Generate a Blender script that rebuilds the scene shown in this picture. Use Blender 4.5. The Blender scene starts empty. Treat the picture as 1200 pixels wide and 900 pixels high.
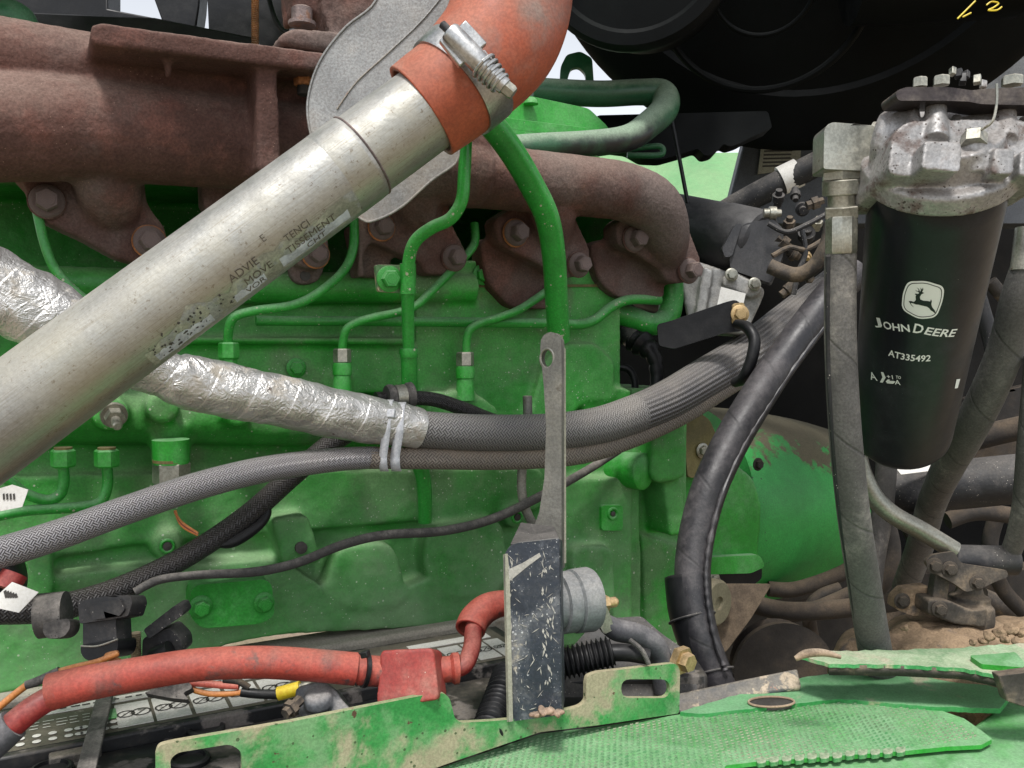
import bpy, math, random
import numpy as np
from mathutils import Vector, Matrix, noise as mnoise
from mathutils.geometry import tessellate_polygon
random.seed(7)
R = math.radians
S = bpy.context.scene
col = S.collection

# ---------------------------------------------------------------- camera
YAW, PITCH, HFOV = R(28), R(2.75), R(60)
CAM = Vector((0, -0.8, 0))
cd = bpy.data.cameras.new('camera'); cam = bpy.data.objects.new('camera', cd); col.objects.link(cam)
cam.location = CAM; cam.rotation_euler = (R(90) - PITCH, 0, -YAW)
cd.sensor_width = 36; cd.lens = 18 / math.tan(HFOV / 2); cd.clip_start = .02; cd.clip_end = 3000
S.camera = cam
# ---------------------------------------------------------------- light: overcast day
SUN_EL, SUN_AZ = 64, 215          # azimuth, clockwise from +Y, of the bright part of the sky
w = bpy.data.worlds.new('World'); S.world = w; w.use_nodes = True
wn = w.node_tree; bg = wn.nodes['Background']
sky = wn.nodes.new('ShaderNodeTexSky'); sky.sky_type = 'NISHITA'; sky.sun_disc = False
sky.sun_elevation = R(SUN_EL); sky.sun_rotation = R(SUN_AZ); sky.air_density = 1.0; sky.dust_density = 1.0
hs = wn.nodes.new('ShaderNodeHueSaturation'); hs.inputs['Saturation'].default_value = .22
wn.links.new(sky.outputs[0], hs.inputs['Color']); wn.links.new(hs.outputs[0], bg.inputs[0])
bg.inputs[1].default_value = .10
sl = bpy.data.lights.new('sun', 'SUN'); sl.energy = 1.5; sl.angle = R(10); sl.color = (1, .97, .93)
so = bpy.data.objects.new('sun', sl); col.objects.link(so)
sd = Vector((math.sin(R(SUN_AZ)) * math.cos(R(SUN_EL)), math.cos(R(SUN_AZ)) * math.cos(R(SUN_EL)), math.sin(R(SUN_EL))))
so.rotation_euler = sd.to_track_quat('Z', 'Y').to_euler(); so.location = (0, -3, 4)
S.view_settings.view_transform = 'Standard'; S.view_settings.look = 'None'
S.view_settings.exposure = 1.15; S.view_settings.gamma = 1

# ---------------------------------------------------------------- measuring helpers
FP = 600 / math.tan(HFOV / 2)
cF = Vector((math.sin(YAW) * math.cos(PITCH), math.cos(YAW) * math.cos(PITCH), -math.sin(PITCH)))
cR = Vector((math.cos(YAW), -math.sin(YAW), 0))
cU = cR.cross(cF)
def ray(x, y): return cF + cR * ((x - 600) / FP) + cU * ((450 - y) / FP)
def P(x, y, Y): d = ray(x, y); return CAM + d * ((Y - CAM.y) / d.y)          # on a plane parallel to the engine
def Q(x, y, t): return CAM + ray(x, y) * t                                   # at a distance
def H(x, y, z): d = ray(x, y); return CAM + d * ((z - CAM.z) / d.z)          # on a level plane
def dep(v): return (Vector(v) - CAM).dot(cF)
def px(v, n): return n * dep(v) / FP                                         # n pixels at v, in metres
EN = Vector((0, -1, 0)); CN = -cF.normalized(); UP = Vector((0, 0, 1))

def tag(o, label=None, cat=None, group=None, kind=None):
    if label: o['label'] = label
    if cat: o['category'] = cat
    if group: o['group'] = group
    if kind: o['kind'] = kind
    return o
def thing(name, label, cat, group=None):
    o = bpy.data.objects.new(name, None); col.objects.link(o); o.empty_display_size = .02
    return tag(o, label, cat, group)

def frame(a, b):
    z = (b - a).normalized(); x = z.orthogonal().normalized()
    if abs(z.z) < .95: x = z.cross(UP).normalized()
    return x, z.cross(x).normalized(), z

def crom(pts, n):
    out = []
    k = len(pts)
    for i in range(k - 1):
        p0 = pts[max(i - 1, 0)]; p1 = pts[i]; p2 = pts[i + 1]; p3 = pts[min(i + 2, k - 1)]
        for j in range(n):
            t = j / n
            out.append(tuple(.5 * ((2 * b) + (c - a) * t + (2 * a - 5 * b + 4 * c - d) * t * t + (3 * b - a - 3 * c + d) * t ** 3)
                             for a, b, c, d in zip(p0, p1, p2, p3)))
    out.append(tuple(pts[-1])); return out

def rnd(pts, r, n=4):
    """round the corners of a closed outline"""
    out = []; m = len(pts)
    for i in range(m):
        p = Vector(pts[i][:2]); a = Vector(pts[i - 1][:2]); b = Vector(pts[(i + 1) % m][:2])
        rr = pts[i][2] if len(pts[i]) > 2 else r
        da = (a - p); db = (b - p)
        q = min(rr, da.length * .48, db.length * .48)
        if q < .5: out.append((p.x, p.y)); continue
        s = p + da.normalized() * q; e = p + db.normalized() * q
        for j in range(n + 1):
            t = j / n
            v = s * (1 - t) ** 2 + p * 2 * t * (1 - t) + e * t * t
            out.append((v.x, v.y))
    return out
def jag(pts, amp=1.0, step=9, seed=3):
    rg = random.Random(seed); out = []; n = len(pts)
    for i in range(n):
        a, b = pts[i][:2], pts[(i + 1) % n][:2]; l = math.hypot(b[0] - a[0], b[1] - a[1]); k = min(40, max(1, int(l / step)))
        for j in range(k):
            f = j / k; out.append((a[0] + (b[0] - a[0]) * f + rg.uniform(-amp, amp) * (j > 0), a[1] + (b[1] - a[1]) * f + rg.uniform(-amp, amp) * (j > 0)))
    return out
def ell(cx, cy, rx, ry=None, n=24, rot=0):
    ry = ry or rx; c, s = math.cos(R(rot)), math.sin(R(rot))
    return [(cx + rx * math.cos(a) * c - ry * math.sin(a) * s, cy + rx * math.cos(a) * s + ry * math.sin(a) * c)
            for a in [2 * math.pi * i / n for i in range(n)]]
def rrect(x0, y0, x1, y1, r, n=4): return rnd([(x0, y0), (x1, y0), (x1, y1), (x0, y1)], r, n)

class MB:
    def __init__(s): s.v = []; s.f = []; s.uv = []
    def add(s, vs, fs, uvs=None):
        o = len(s.v); s.v += [Vector(v) for v in vs]
        for i, f in enumerate(fs):
            s.f.append([o + k for k in f]); s.uv.append(uvs[i] if uvs else [(0, 0)] * len(f))
        return s
    def sweep(s, pts, rad, n=16, cap=True, jit=None):
        """pts: Vectors, rad: metres each"""
        m = len(pts); T = []
        for i in range(m): T.append((pts[min(i + 1, m - 1)] - pts[max(i - 1, 0)]).normalized())
        x = T[0].orthogonal().normalized()
        if abs(T[0].z) < .95: x = T[0].cross(UP).normalized()
        vs = []; L = 0; Ls = []
        for i in range(m):
            if i: L += (pts[i] - pts[i - 1]).length
            Ls.append(L)
            x = (x - T[i] * x.dot(T[i])).normalized(); y = T[i].cross(x)
            for k in range(n):
                a = 2 * math.pi * k / n; r = rad[i] * (jit(L, a) if jit else 1)
                vs.append(pts[i] + (x * math.cos(a) + y * math.sin(a)) * r)
        fs = []; uv = []
        for i in range(m - 1):
            for k in range(n):
                k2 = (k + 1) % n
                fs.append([i * n + k, i * n + k2, (i + 1) * n + k2, (i + 1) * n + k])
                uv.append([(k / n, Ls[i]), ((k + 1) / n, Ls[i]), ((k + 1) / n, Ls[i + 1]), (k / n, Ls[i + 1])])
        if cap:
            fs.append(list(range(n))[::-1]); uv.append([(0, 0)] * n)
            fs.append([(m - 1) * n + k for k in range(n)]); uv.append([(0, L)] * n)
        return s.add(vs, fs, uv)
    def tube(s, pts, mode='Y', n=16, sub=8, cap=True, jit=None):
        """pts: (px, py, depth, radius in px)"""
        q = []
        for p in pts:
            v = P(*p[:3]) if mode == 'Y' else Q(*p[:3])
            q.append((v.x, v.y, v.z, px(v, p[3])))
        c = crom(q, sub) if len(q) > 2 and sub > 1 else q
        return s.sweep([Vector(a[:3]) for a in c], [a[3] for a in c], n, cap, jit)
    def lathe(s, a, b, prof, n=32, xdir=None):
        """prof: (fraction along a-b, radius metres)"""
        X, Y, Z = frame(a, b); 
        vs = []; fs = []; uv = []; m = len(prof)
        for f, r in prof:
            c = a + (b - a) * f
            for k in range(n):
                g = 2 * math.pi * k / n; vs.append(c + (X * math.cos(g) + Y * math.sin(g)) * max(r, 1e-5))
        L = (b - a).length
        for i in range(m - 1):
            for k in range(n):
                k2 = (k + 1) % n
                fs.append([i * n + k, i * n + k2, (i + 1) * n + k2, (i + 1) * n + k])
                uv.append([(k / n, prof[i][0] * L), ((k + 1) / n, prof[i][0] * L), ((k + 1) / n, prof[i + 1][0] * L), (k / n, prof[i + 1][0] * L)])
        fs.append(list(range(n))[::-1]); uv.append([(0, 0)] * n)
        fs.append([(m - 1) * n + k for k in range(n)]); uv.append([(0, 0)] * n)
        return s.add(vs, fs, uv)
    def plate(s, outline, o, nrm, th, holes=(), back=None):
        """outline in px laid on the plane (o, nrm); th metres deep away from nrm"""
        nrm = Vector(nrm).normalized()
        def pr(x, y): d = ray(x, y); return CAM + d * ((o - CAM).dot(nrm) / d.dot(nrm))
        loops = [[pr(*p[:2]) for p in outline]] + [[pr(*p[:2]) for p in h] for h in holes]
        tris = tessellate_polygon(loops)
        flat = [v for l in loops for v in l]; N = len(flat)
        vs = flat + [v - nrm * th for v in flat]; fs = []
        for t in tris:
            a, b, c = (flat[i] for i in t)
            if (b - a).cross(c - a).dot(nrm) < 0: t = (t[0], t[2], t[1])
            fs.append(list(t)); fs.append([t[2] + N, t[1] + N, t[0] + N])
        i0 = 0
        for li, l in enumerate(loops):
            m = len(l)
            ar = sum(((l[i] - l[0]).cross(l[(i + 1) % m] - l[0]) for i in range(m)), Vector()).dot(nrm)
            rev = (ar > 0) if li == 0 else (ar < 0)
            for i in range(m):
                a, b = i0 + i, i0 + (i + 1) % m
                fs.append([a, a + N, b + N, b] if rev else [a, b, b + N, a + N])
            i0 += m
        return s.add(vs, fs)
    def ebox(s, outline, Y0, Y1, holes=()):
        """px outline on the engine plane Y0, pushed straight back to Y1"""
        return s.plate(outline, Vector((0, Y0, 0)), EN, Y1 - Y0, holes)
    def box(s, a, b, wx, wy, spin=0):
        X, Y, Z = frame(a, b)
        if spin: c, q = math.cos(spin), math.sin(spin); X, Y = X * c + Y * q, Y * c - X * q
        vs = [p + X * i * wx / 2 + Y * j * wy / 2 for p in (a, b) for i, j in ((-1, -1), (1, -1), (1, 1), (-1, 1))]
        return s.add(vs, [[3, 2, 1, 0], [4, 5, 6, 7], [0, 1, 5, 4], [1, 2, 6, 5], [2, 3, 7, 6], [3, 0, 4, 7]])
    def abox(s, x0, x1, y0, y1, z0, z1):
        vs = [(x, y, z) for z in (z0, z1) for x, y in ((x0, y0), (x1, y0), (x1, y1), (x0, y1))]
        return s.add(vs, [[3, 2, 1, 0], [4, 5, 6, 7], [0, 1, 5, 4], [1, 2, 6, 5], [2, 3, 7, 6], [3, 0, 4, 7]])
    def ball(s, c, rx, ry=None, rz=None, n=16, m=10):
        ry = ry or rx; rz = rz or rx; vs = []; fs = []
        for i in range(m + 1):
            th = math.pi * i / m
            for k in range(n):
                a = 2 * math.pi * k / n; rr = max(math.sin(th), 1e-4)
                vs.append(c + Vector((rx * rr * math.cos(a), ry * rr * math.sin(a), rz * math.cos(th))))
        for i in range(m):
            for k in range(n): fs.append([i * n + k, (i + 1) * n + k, (i + 1) * n + (k + 1) % n, i * n + (k + 1) % n])
        return s.add(vs, fs)
    def mesh(s, name):
        me = bpy.data.meshes.new(name); me.from_pydata([tuple(v) for v in s.v], [], s.f)
        u = me.uv_layers.new(name='UVMap'); 
        flat = [c for f in s.uv for p in f for c in p]
        u.data.foreach_set('uv', flat)
        return me
    def build(s, name, mat, parent=None, label=None, cat=None, group=None, kind=None, bev=0, smooth=35, remesh=0, rs=4, disp=0, dsc=60, solid=0, sub=0):
        me = s.mesh(name)
        c = sum(s.v, Vector()) / len(s.v) if not remesh else Vector()
        if not remesh: me.transform(Matrix.Translation(-c))
        o = bpy.data.objects.new(name, me); col.objects.link(o); o.location = c
        if remesh:
            m = o.modifiers.new('r', 'REMESH'); m.mode = 'VOXEL'; m.voxel_size = remesh; m.use_smooth_shade = True
            m = o.modifiers.new('s', 'SMOOTH'); m.factor = .5; m.iterations = rs
            dg = bpy.context.evaluated_depsgraph_get(); dg.update()
            me2 = bpy.data.meshes.new_from_object(o.evaluated_get(dg)); o.modifiers.clear()
            if disp:
                k = len(me2.vertices); co = np.empty(k * 3, 'f'); no = np.empty(k * 3, 'f')
                me2.vertices.foreach_get('co', co); me2.vertex_normals.foreach_get('vector', no)
                co = co.reshape(-1, 3); no = no.reshape(-1, 3)
                q = [mnoise.fractal(v, 1, 2, 2) for v in (co * dsc).tolist()]
                co += no * (np.array(q, 'f') * disp)[:, None]
                me2.vertices.foreach_set('co', co.ravel()); me2.update()
            me2.name = name
            c = sum((v.co for v in me2.vertices), Vector()) / max(1, len(me2.vertices))
            me2.transform(Matrix.Translation(-c)); o.location = c; o.data = me2; me = me2
            smooth = 180
        me.materials.append(mat)
        me.shade_smooth()
        if smooth < 180: me.set_sharp_from_angle(angle=R(smooth))
        if bev:
            m = o.modifiers.new('bevel', 'BEVEL'); m.width = bev; m.segments = 2; m.limit_method = 'ANGLE'; m.angle_limit = R(38)
            m.harden_normals = False
        if sub:
            m = o.modifiers.new('sub', 'SUBSURF'); m.levels = sub; m.render_levels = sub
        if parent: o.parent = parent
        return tag(o, label, cat, group, kind)

def finalize():
    """put every Empty at the foot of its parts"""
    bpy.context.view_layer.update()
    for e in [o for o in S.objects if o.type == 'EMPTY']:
        ch = [c for c in e.children]
        if not ch: print('EMPTY WITHOUT PARTS', e.name); continue
        pts = [c.matrix_world @ Vector(b) for c in ch for b in c.bound_box]
        lo = Vector((sum(p.x for p in pts) / len(pts), sum(p.y for p in pts) / len(pts), min(p.z for p in pts)))
        e.location = lo
        for c in ch: c.location = c.location - lo
    # sub-parts: their parent mesh object has a location of its own
def under(o, parent):
    """make o (placed in world) a sub-part of parent mesh"""
    o.parent = parent; o.location = o.location - parent.location; return o

# ---------------------------------------------------------------- bolts (shared meshes)
def bolt_mesh(kind):
    m = MB(); n = 6; Z = Vector((0, 0, 1))
    a, b = Vector((0, 0, 0)), Vector((0, 0, 1))
    if kind == 'flange':
        m.lathe(a, b, [(0, 1.28), (.12, 1.3), (.2, 1.22), (.27, .98)], 24)
        h = [(.2, .9), (.78, .9), (.9, .78)]
    elif kind == 'washer':
        m.lathe(a, b, [(0, 1.35), (.14, 1.35), (.18, 1.28)], 24)
        h = [(.15, .95), (.75, .95), (.88, .82)]
    else: h = [(0, 1.0), (.62, 1.0), (.75, .86)]
    vs = []; 
    for z, r in h:
        for k in range(6): g = 2 * math.pi * k / 6; vs.append((r * math.cos(g), r * math.sin(g), z))
    fs = [[i * 6 + k, i * 6 + (k + 1) % 6, i * 6 + 6 + (k + 1) % 6, i * 6 + 6 + k] for i in range(2) for k in range(6)] + [[12 + k for k in range(6)]]
    m.add(vs, fs)
    zt = h[-1][0]
    m.lathe(Vector((0, 0, zt - .03)), Vector((0, 0, zt + .03)), [(0, .62), (1, .56)], 16)
    return m.mesh('bolt_' + kind)
_bm = {}
def bolt(parent, x, y, Y, r, mat, kind='flange', nrm=EN, mode='Y', name='bolt', tall=1.0):
    key = (kind, mat.name)
    if key not in _bm:
        me = bolt_mesh(kind); me.materials.append(mat); me.shade_smooth(); me.set_sharp_from_angle(angle=R(30)); _bm[key] = me
    o = bpy.data.objects.new(name, _bm[key]); col.objects.link(o)
    p = P(x, y, Y) if mode == 'Y' else (Q(x, y, Y) if mode == 't' else Vector((x, y, Y)))
    s = px(p, r) ; o.scale = (s, s, s * tall)
    q = Vector(nrm).to_track_quat('Z', 'Y') @ Matrix.Rotation(random.uniform(0, 1), 3, 'Z').to_quaternion()
    o.rotation_euler = q.to_euler(); o.location = p
    if parent:
        o.parent = parent
        if parent.type == 'MESH': o.location = p - parent.location
    return o

# ---------------------------------------------------------------- materials
class NT:
    def __init__(s, name):
        s.m = bpy.data.materials.new(name); s.m.use_nodes = True; s.t = s.m.node_tree
        s.b = s.t.nodes['Principled BSDF']; s.tc = s.t.nodes.new('ShaderNodeTexCoord'); s.obj = s.tc.outputs['Object']; s.uvc = s.tc.outputs['UV']
    def n(s, t): return s.t.nodes.new(t)
    def ln(s, a, b): s.t.links.new(a, b)
    def put(s, sock, v):
        if isinstance(v, (int, float)): sock.default_value = v
        elif isinstance(v, (tuple, list)): sock.default_value = (*v, 1) if len(sock.default_value) == 4 and len(v) == 3 else v
        else: s.ln(v, sock)
    def map(s, src, sc=(1, 1, 1), rot=(0, 0, 0)):
        m = s.n('ShaderNodeMapping'); s.ln(src, m.inputs[0]); m.inputs['Scale'].default_value = sc; m.inputs['Rotation'].default_value = rot; return m.outputs[0]
    def noise(s, sc, det=4, rough=.55, vec=None, dist=0):
        m = s.n('ShaderNodeTexNoise'); s.ln(vec or s.obj, m.inputs['Vector']); m.inputs['Scale'].default_value = sc
        m.inputs['Detail'].default_value = det; m.inputs['Roughness'].default_value = rough; m.inputs['Distortion'].default_value = dist; return m.outputs[0]
    def vor(s, sc, vec=None, feat='F1'):
        m = s.n('ShaderNodeTexVoronoi'); m.feature = feat; s.ln(vec or s.obj, m.inputs['Vector']); m.inputs['Scale'].default_value = sc; return m.outputs[0]
    def math(s, op, a, b=0, c=0):
        m = s.n('ShaderNodeMath'); m.operation = op; s.put(m.inputs[0], a); s.put(m.inputs[1], b); s.put(m.inputs[2], c); return m.outputs[0]
    def ss(s, v, lo, hi, a=0, b=1):
        m = s.n('ShaderNodeMapRange'); m.interpolation_type = 'SMOOTHSTEP'; s.put(m.inputs[0], v); m.inputs[1].default_value = lo; m.inputs[2].default_value = hi
        m.inputs[3].default_value = a; m.inputs[4].default_value = b; return m.outputs[0]
    def mix(s, f, a, b, mode='MIX'):
        m = s.n('ShaderNodeMix'); m.data_type = 'RGBA'; m.blend_type = mode; s.put(m.inputs[0], f); s.put(m.inputs[6], a); s.put(m.inputs[7], b); return m.outputs[2]
    def fmix(s, f, a, b):
        m = s.n('ShaderNodeMix'); m.data_type = 'FLOAT'; s.put(m.inputs[0], f); s.put(m.inputs[2], a); s.put(m.inputs[3], b); return m.outputs[0]
    def bump(s, h, st, dist=.001, nrm=None):
        m = s.n('ShaderNodeBump'); m.inputs['Strength'].default_value = st; m.inputs['Distance'].default_value = dist; s.ln(h, m.inputs['Height'])
        if nrm: s.ln(nrm, m.inputs['Normal'])
        return m.outputs[0]
    def up(s):
        g = s.n('ShaderNodeNewGeometry'); x = s.n('ShaderNodeSeparateXYZ'); s.ln(g.outputs['Normal'], x.inputs[0]); return x.outputs[2]
    def wpos(s):
        g = s.n('ShaderNodeNewGeometry'); return g.outputs['Position']
    def uvs(s):
        x = s.n('ShaderNodeSeparateXYZ'); s.ln(s.uvc, x.inputs[0]); return x.outputs[0], x.outputs[1]

def dk(c, k): return tuple(x * k for x in c)
def surf(name, base, rough=.45, metal=0, var=.25, vs=18, patch=None, dust=(.42, .36, .27), damt=.3, ds=9, upk=.35,
         speck=None, bump=.15, bs=250, bd=.001, spec=.5, grain=.13, dlo=.62, dhi=1.15, wave=None, hook=None, pbump=0, coat=0):
    """var: tone noise; patch=(colour, lo, hi, scale[, rough]) worn areas; dust settles where noise + up-facing is high; speck=(colour, scale, threshold)"""
    N = NT(name)
    c = N.mix(N.ss(N.noise(vs, 5), .3, .7), dk(base, 1 - var), dk(base, 1 + var * .6))
    rg = rough; bh = N.noise(bs, 4); 
    me = metal
    extra = None
    if patch:
        ps = patch if isinstance(patch, list) else [patch]
        for q in ps:
            f = N.ss(N.noise(q[3], 8, .62, dist=.2), q[1], q[2])
            c = N.mix(f, c, q[0])
            if len(q) > 4: rg = N.fmix(f, rg, q[4])
            if len(q) > 5: me = N.fmix(f, me, q[5])
            if pbump: extra = N.math('MULTIPLY_ADD', f, -pbump, extra if extra else 0)
    if damt > 0:
        u = N.math('MULTIPLY_ADD', N.up(), upk, N.noise(ds, 7, .65))
        u = N.math('MULTIPLY_ADD', N.noise(ds * 14, 4, .6), .35, u)
        f = N.math('MULTIPLY', N.ss(u, dlo, dhi), damt * 1.6); f = N.math('MINIMUM', f, .96)
        c = N.mix(f, c, dust); rg = N.fmix(f, rg, .95)
        me = N.fmix(f, me, 0) if (metal or patch) else me
    if speck:
        for q in (speck if isinstance(speck, list) else [speck]):
            v = N.vor(q[1]); thr = N.math('MULTIPLY', N.noise(q[1] * .13, 3), q[2] * 2)
            f = N.math('LESS_THAN', v, N.math('SUBTRACT', thr, q[2] * .62))
            c = N.mix(N.math('MULTIPLY', f, .85), c, q[0])
    if grain:
        c = N.mix(grain, c, N.mix(N.ss(N.noise(520, 3, .7), .38, .62), (.0, .0, .0), (1, 1, 1)), 'OVERLAY')
        c = N.mix(grain * .55, c, N.mix(N.ss(N.noise(60, 5, .7), .3, .7), (.0, .0, .0), (1, 1, 1)), 'OVERLAY')
    if hook: c, rg, bh = hook(N, c, rg, bh)
    N.put(N.b.inputs['Base Color'], c)
    N.put(N.b.inputs['Roughness'], N.math('ADD', N.math('MULTIPLY', N.ss(N.noise(vs * 3, 4), .3, .7), .12), rg))
    N.put(N.b.inputs['Metallic'], me)
    N.b.inputs['Specular IOR Level'].default_value = spec
    if coat: N.b.inputs['Coat Weight'].default_value = coat; N.b.inputs['Coat Roughness'].default_value = .25
    if extra is not None: bh = N.math('ADD', bh, extra)
    N.ln(N.bump(bh, bump, bd), N.b.inputs['Normal'])
    return N.m

GREEN = (.022, .30, .026)
DUSTG = (.30, .42, .29)
MUD = (.36, .25, .15)
green = surf('green_paint', GREEN, .38, var=.3, vs=7, dust=DUSTG, damt=.42, ds=6, upk=.3, speck=(( .42, .5, .36), 130, .10), bump=.12, bs=180,
             patch=(( .13, .10, .035), .66, .80, 11, .9))
def lowdust(N, c, rg, bh):
    x = N.n('ShaderNodeSeparateXYZ'); N.ln(N.wpos(), x.inputs[0])
    f = N.ss(N.math('MULTIPLY_ADD', N.noise(5, 6, .6), .25, x.outputs[2]), -.12, .06, 1, 0)
    g = N.ss(N.noise(6, 7, .62), .36, .62)
    f = N.math('MULTIPLY', N.math('MULTIPLY', f, g), .48)
    c = N.mix(f, c, (.26, .39, .23)); return c, N.fmix(f, rg, .9), bh
greenb = surf('green_block_paint', (.022, .29, .026), .42, var=.4, vs=4, hook=lowdust, dust=(.24, .36, .19), dlo=.56, dhi=1.15, damt=.5, ds=2.4, upk=.3, speck=[((.42, .5, .36), 110, .2), ((.45, .5, .4), 260, .2)], bump=.45, bs=210, bd=.0008,
              patch=[((.14, .115, .045), .61, .74, 9, .9), ((.07, .22, .06), .5, .62, 14, .6)])
greenp = surf('green_pipe_paint', (.026, .29, .035), .3, var=.25, vs=14, dust=DUSTG, damt=.3, ds=14, upk=.5, speck=[((.5, .48, .36), 120, .22), ((.45, .42, .3), 320, .2)], bump=.08, bs=200, patch=((.42, .42, .32), .68, .70, 42, .8))
greenk = surf('clean_green_paint', (.022, .30, .028), .33, var=.25, vs=9, dust=DUSTG, damt=.25, ds=9, bump=.25, bs=200, bd=.0006, patch=((.30, .30, .2), .66, .74, 40, .9))
greend = surf('dark_green_paint', (.014, .11, .04), .35, var=.3, vs=9, dust=(.2, .25, .19), damt=.35, ds=6, speck=((.4, .45, .35), 150, .09))
greenc = surf('pale_green_panel', (.13, .33, .13), .5, var=.1, vs=5, dust=(.27, .36, .2), damt=.3, ds=4)
greenw = surf('worn_green_paint', (.045, .30, .07), .4, var=.3, vs=12, patch=[((.17, .34, .15), .44, .62, 26, .7), ((.38, .34, .22), .50, .60, 15, .9), ((.10, .05, .03), .66, .69, 80, .9)],
              dust=(.36, .32, .20), damt=.6, ds=11, speck=((.05, .08, .03), 140, .3), bump=.4, bs=200, pbump=.3)
greent = surf('tread_green_paint', (.07, .27, .09), .42, var=.25, vs=12, patch=[((.32, .27, .17), .52, .68, 9, .9), ((.03, .17, .04), .5, .62, 20, .5)],
              dust=(.36, .38, .27), damt=.6, ds=9, bump=.3, bs=200)
rust = surf('rusted_cast_iron', (.10, .050, .040), .8, var=.3, vs=9, patch=[((.15, .065, .05), .5, .68, 22), ((.24, .12, .05), .64, .8, 14), ((.13, .10, .09), .46, .66, 5)], grain=.17,
            dust=(.27, .20, .165), damt=.33, ds=8, upk=.4, speck=[((.38, .25, .19), 300, .14), ((.05, .03, .03), 330, .12)], bump=.9, bs=260, bd=.0011, spec=.3)
rustd = surf('dark_rusted_bolt', (.17, .13, .125), .5, var=.4, vs=40, patch=((.30, .12, .04), .56, .7, 40, .9), dust=(.3, .22, .17), damt=.3, ds=40, speck=((.4, .3, .25), 400, .12), bump=.6, bs=400, metal=.2)
rusto = surf('orange_rust', (.34, .13, .045), .9, var=.5, vs=60, damt=.2, bump=.8, bs=400)
def aluhook(N, c, rg, bh):
    s = N.noise(30, 4, .6, vec=N.map(N.wpos(), (1, 1, 1)))
    f = N.ss(N.noise(300, 3, .7), .60, .70); f2 = N.ss(N.noise(9, 4), .42, .62)
    st = N.noise(26, 5, .6, vec=N.map(N.uvc, (9, 1.2, 1))); c = N.mix(N.ss(st, .46, .72, 0, .5), c, (.20, .17, .125)); rg = N.fmix(N.ss(st, .4, .7), rg, .5)
    c = N.mix(N.math('MULTIPLY', N.math('MULTIPLY', f, f2), .8), c, (.12, .085, .06))
    c = N.mix(N.ss(N.noise(5, 6, .6), .48, .72, 0, .6), c, (.40, .37, .27))
    c = N.mix(N.ss(N.noise(13, 7, .7, dist=.6), .56, .66, 0, .55), c, (.46, .45, .42))
    bh = N.math('MULTIPLY_ADD', N.noise(16, 3, .5), 5, bh)
    return c, rg, bh
alu = surf('dirty_aluminised_tube', (.37, .372, .355), .34, metal=.85, grain=.07, var=.2, vs=10, dust=(.33, .315, .28), damt=.5, ds=4, upk=.3, bump=.2, bs=330, hook=aluhook)
zinc = surf('zinc_plated_steel', (.36, .36, .31), .3, metal=.85, var=.22, vs=25, patch=((.12, .09, .06), .64, .7, 60, .7), dust=(.38, .33, .26), damt=.3, ds=20, bump=.1, bs=300, speck=((.1, .07, .05), 350, .10))
steel = surf('bright_steel', (.48, .48, .47), .27, metal=1, var=.2, vs=30, damt=.12, bump=.08)
def galvhook(N, c, rg, bh):
    f = N.ss(N.noise(700, 2, .6), .5, .62)
    c = N.mix(N.math('MULTIPLY', f, .32), c, (.16, .13, .12))
    f = N.ss(N.noise(7, 5, .7), .56, .72); g = N.ss(N.noise(300, 2), .5, .58)
    c = N.mix(N.ss(N.noise(5, 5, .7), .46, .66, 0, .55), c, (.30, .24, .17)); c = N.mix(N.math('MULTIPLY', f, g), c, (.25, .10, .05))
    return c, rg, bh
galv = surf('speckled_galvanised_sheet', (.34, .345, .34), .5, metal=.5, var=.25, vs=20, dust=(.33, .30, .25), damt=.4, ds=8, bump=.25, bs=500, hook=galvhook)
cast = surf('greasy_cast_aluminium', (.38, .375, .37), .42, metal=.6, var=.25, vs=25, patch=((.13, .10, .09), .52, .66, 50, .7, 0), dust=(.15, .12, .10), damt=.4, ds=20, upk=.4, speck=((.05, .035, .03), 330, .4), bump=.5, bs=260)
orange = surf('orange_silicone', (.37, .080, .034), .5, var=.18, vs=14, patch=[((.26, .10, .07), .50, .66, 16), ((.22, .185, .16), .56, .72, 8), ((.46, .17, .11), .6, .75, 25)], dust=(.30, .21, .16), damt=.3, ds=6, bump=.2, bs=200)
redr = surf('faded_red_rubber', (.33, .046, .032), .5, var=.22, vs=16, patch=[((.14, .055, .05), .54, .68, 18), ((.08, .05, .05), .60, .70, 48)], dust=(.40, .17, .12), damt=.3, ds=10, bump=.25, bs=180)
redd = surf('dark_red_cable', (.24, .02, .02), .35, var=.25, vs=30, damt=.15, bump=.1)
black = surf('black_plastic', (.007, .0075, .009), .36, spec=.3, var=.3, vs=12, dust=(.10, .095, .09), damt=.14, ds=8, bump=.15, bs=200)
blackm = surf('black_barrel_paint', (.0025, .0035, .004), .5, spec=.12, var=.3, vs=8, dust=(.02, .022, .02), damt=.2, ds=4, bump=.1, bs=120)
blacks = surf('dusty_black_plastic', (.016, .017, .020), .5, var=.3, vs=25, dust=(.17, .155, .14), damt=.42, ds=22, speck=((.5, .46, .4), 330, .22), bump=.3, bs=220)
rub = surf('grey_dusty_rubber', (.06, .057, .054), .7, var=.25, vs=25, dust=(.32, .29, .26), damt=.6, ds=14, upk=.2, speck=((.05, .045, .045), 420, .3), bump=.5, bs=420)
mudm = surf('dried_mud', (.27, .19, .12), .95, var=.35, vs=30, patch=((.10, .085, .08), .56, .64, 22), damt=.2, dust=MUD, bump=1, bs=140, bd=.003)
mudst = surf('mud_coated_steel', (.06, .052, .045), .6, metal=.25, var=.35, vs=30, patch=((.17, .13, .09), .54, .66, 28, .95, 0), dust=(.18, .14, .10), damt=.65, ds=16, bump=.6, bs=200)
frameb = surf('grey_frame_paint', (.075, .083, .095), .5, var=.2, vs=9, dust=(.12, .12, .12), damt=.2, ds=6)
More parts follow.
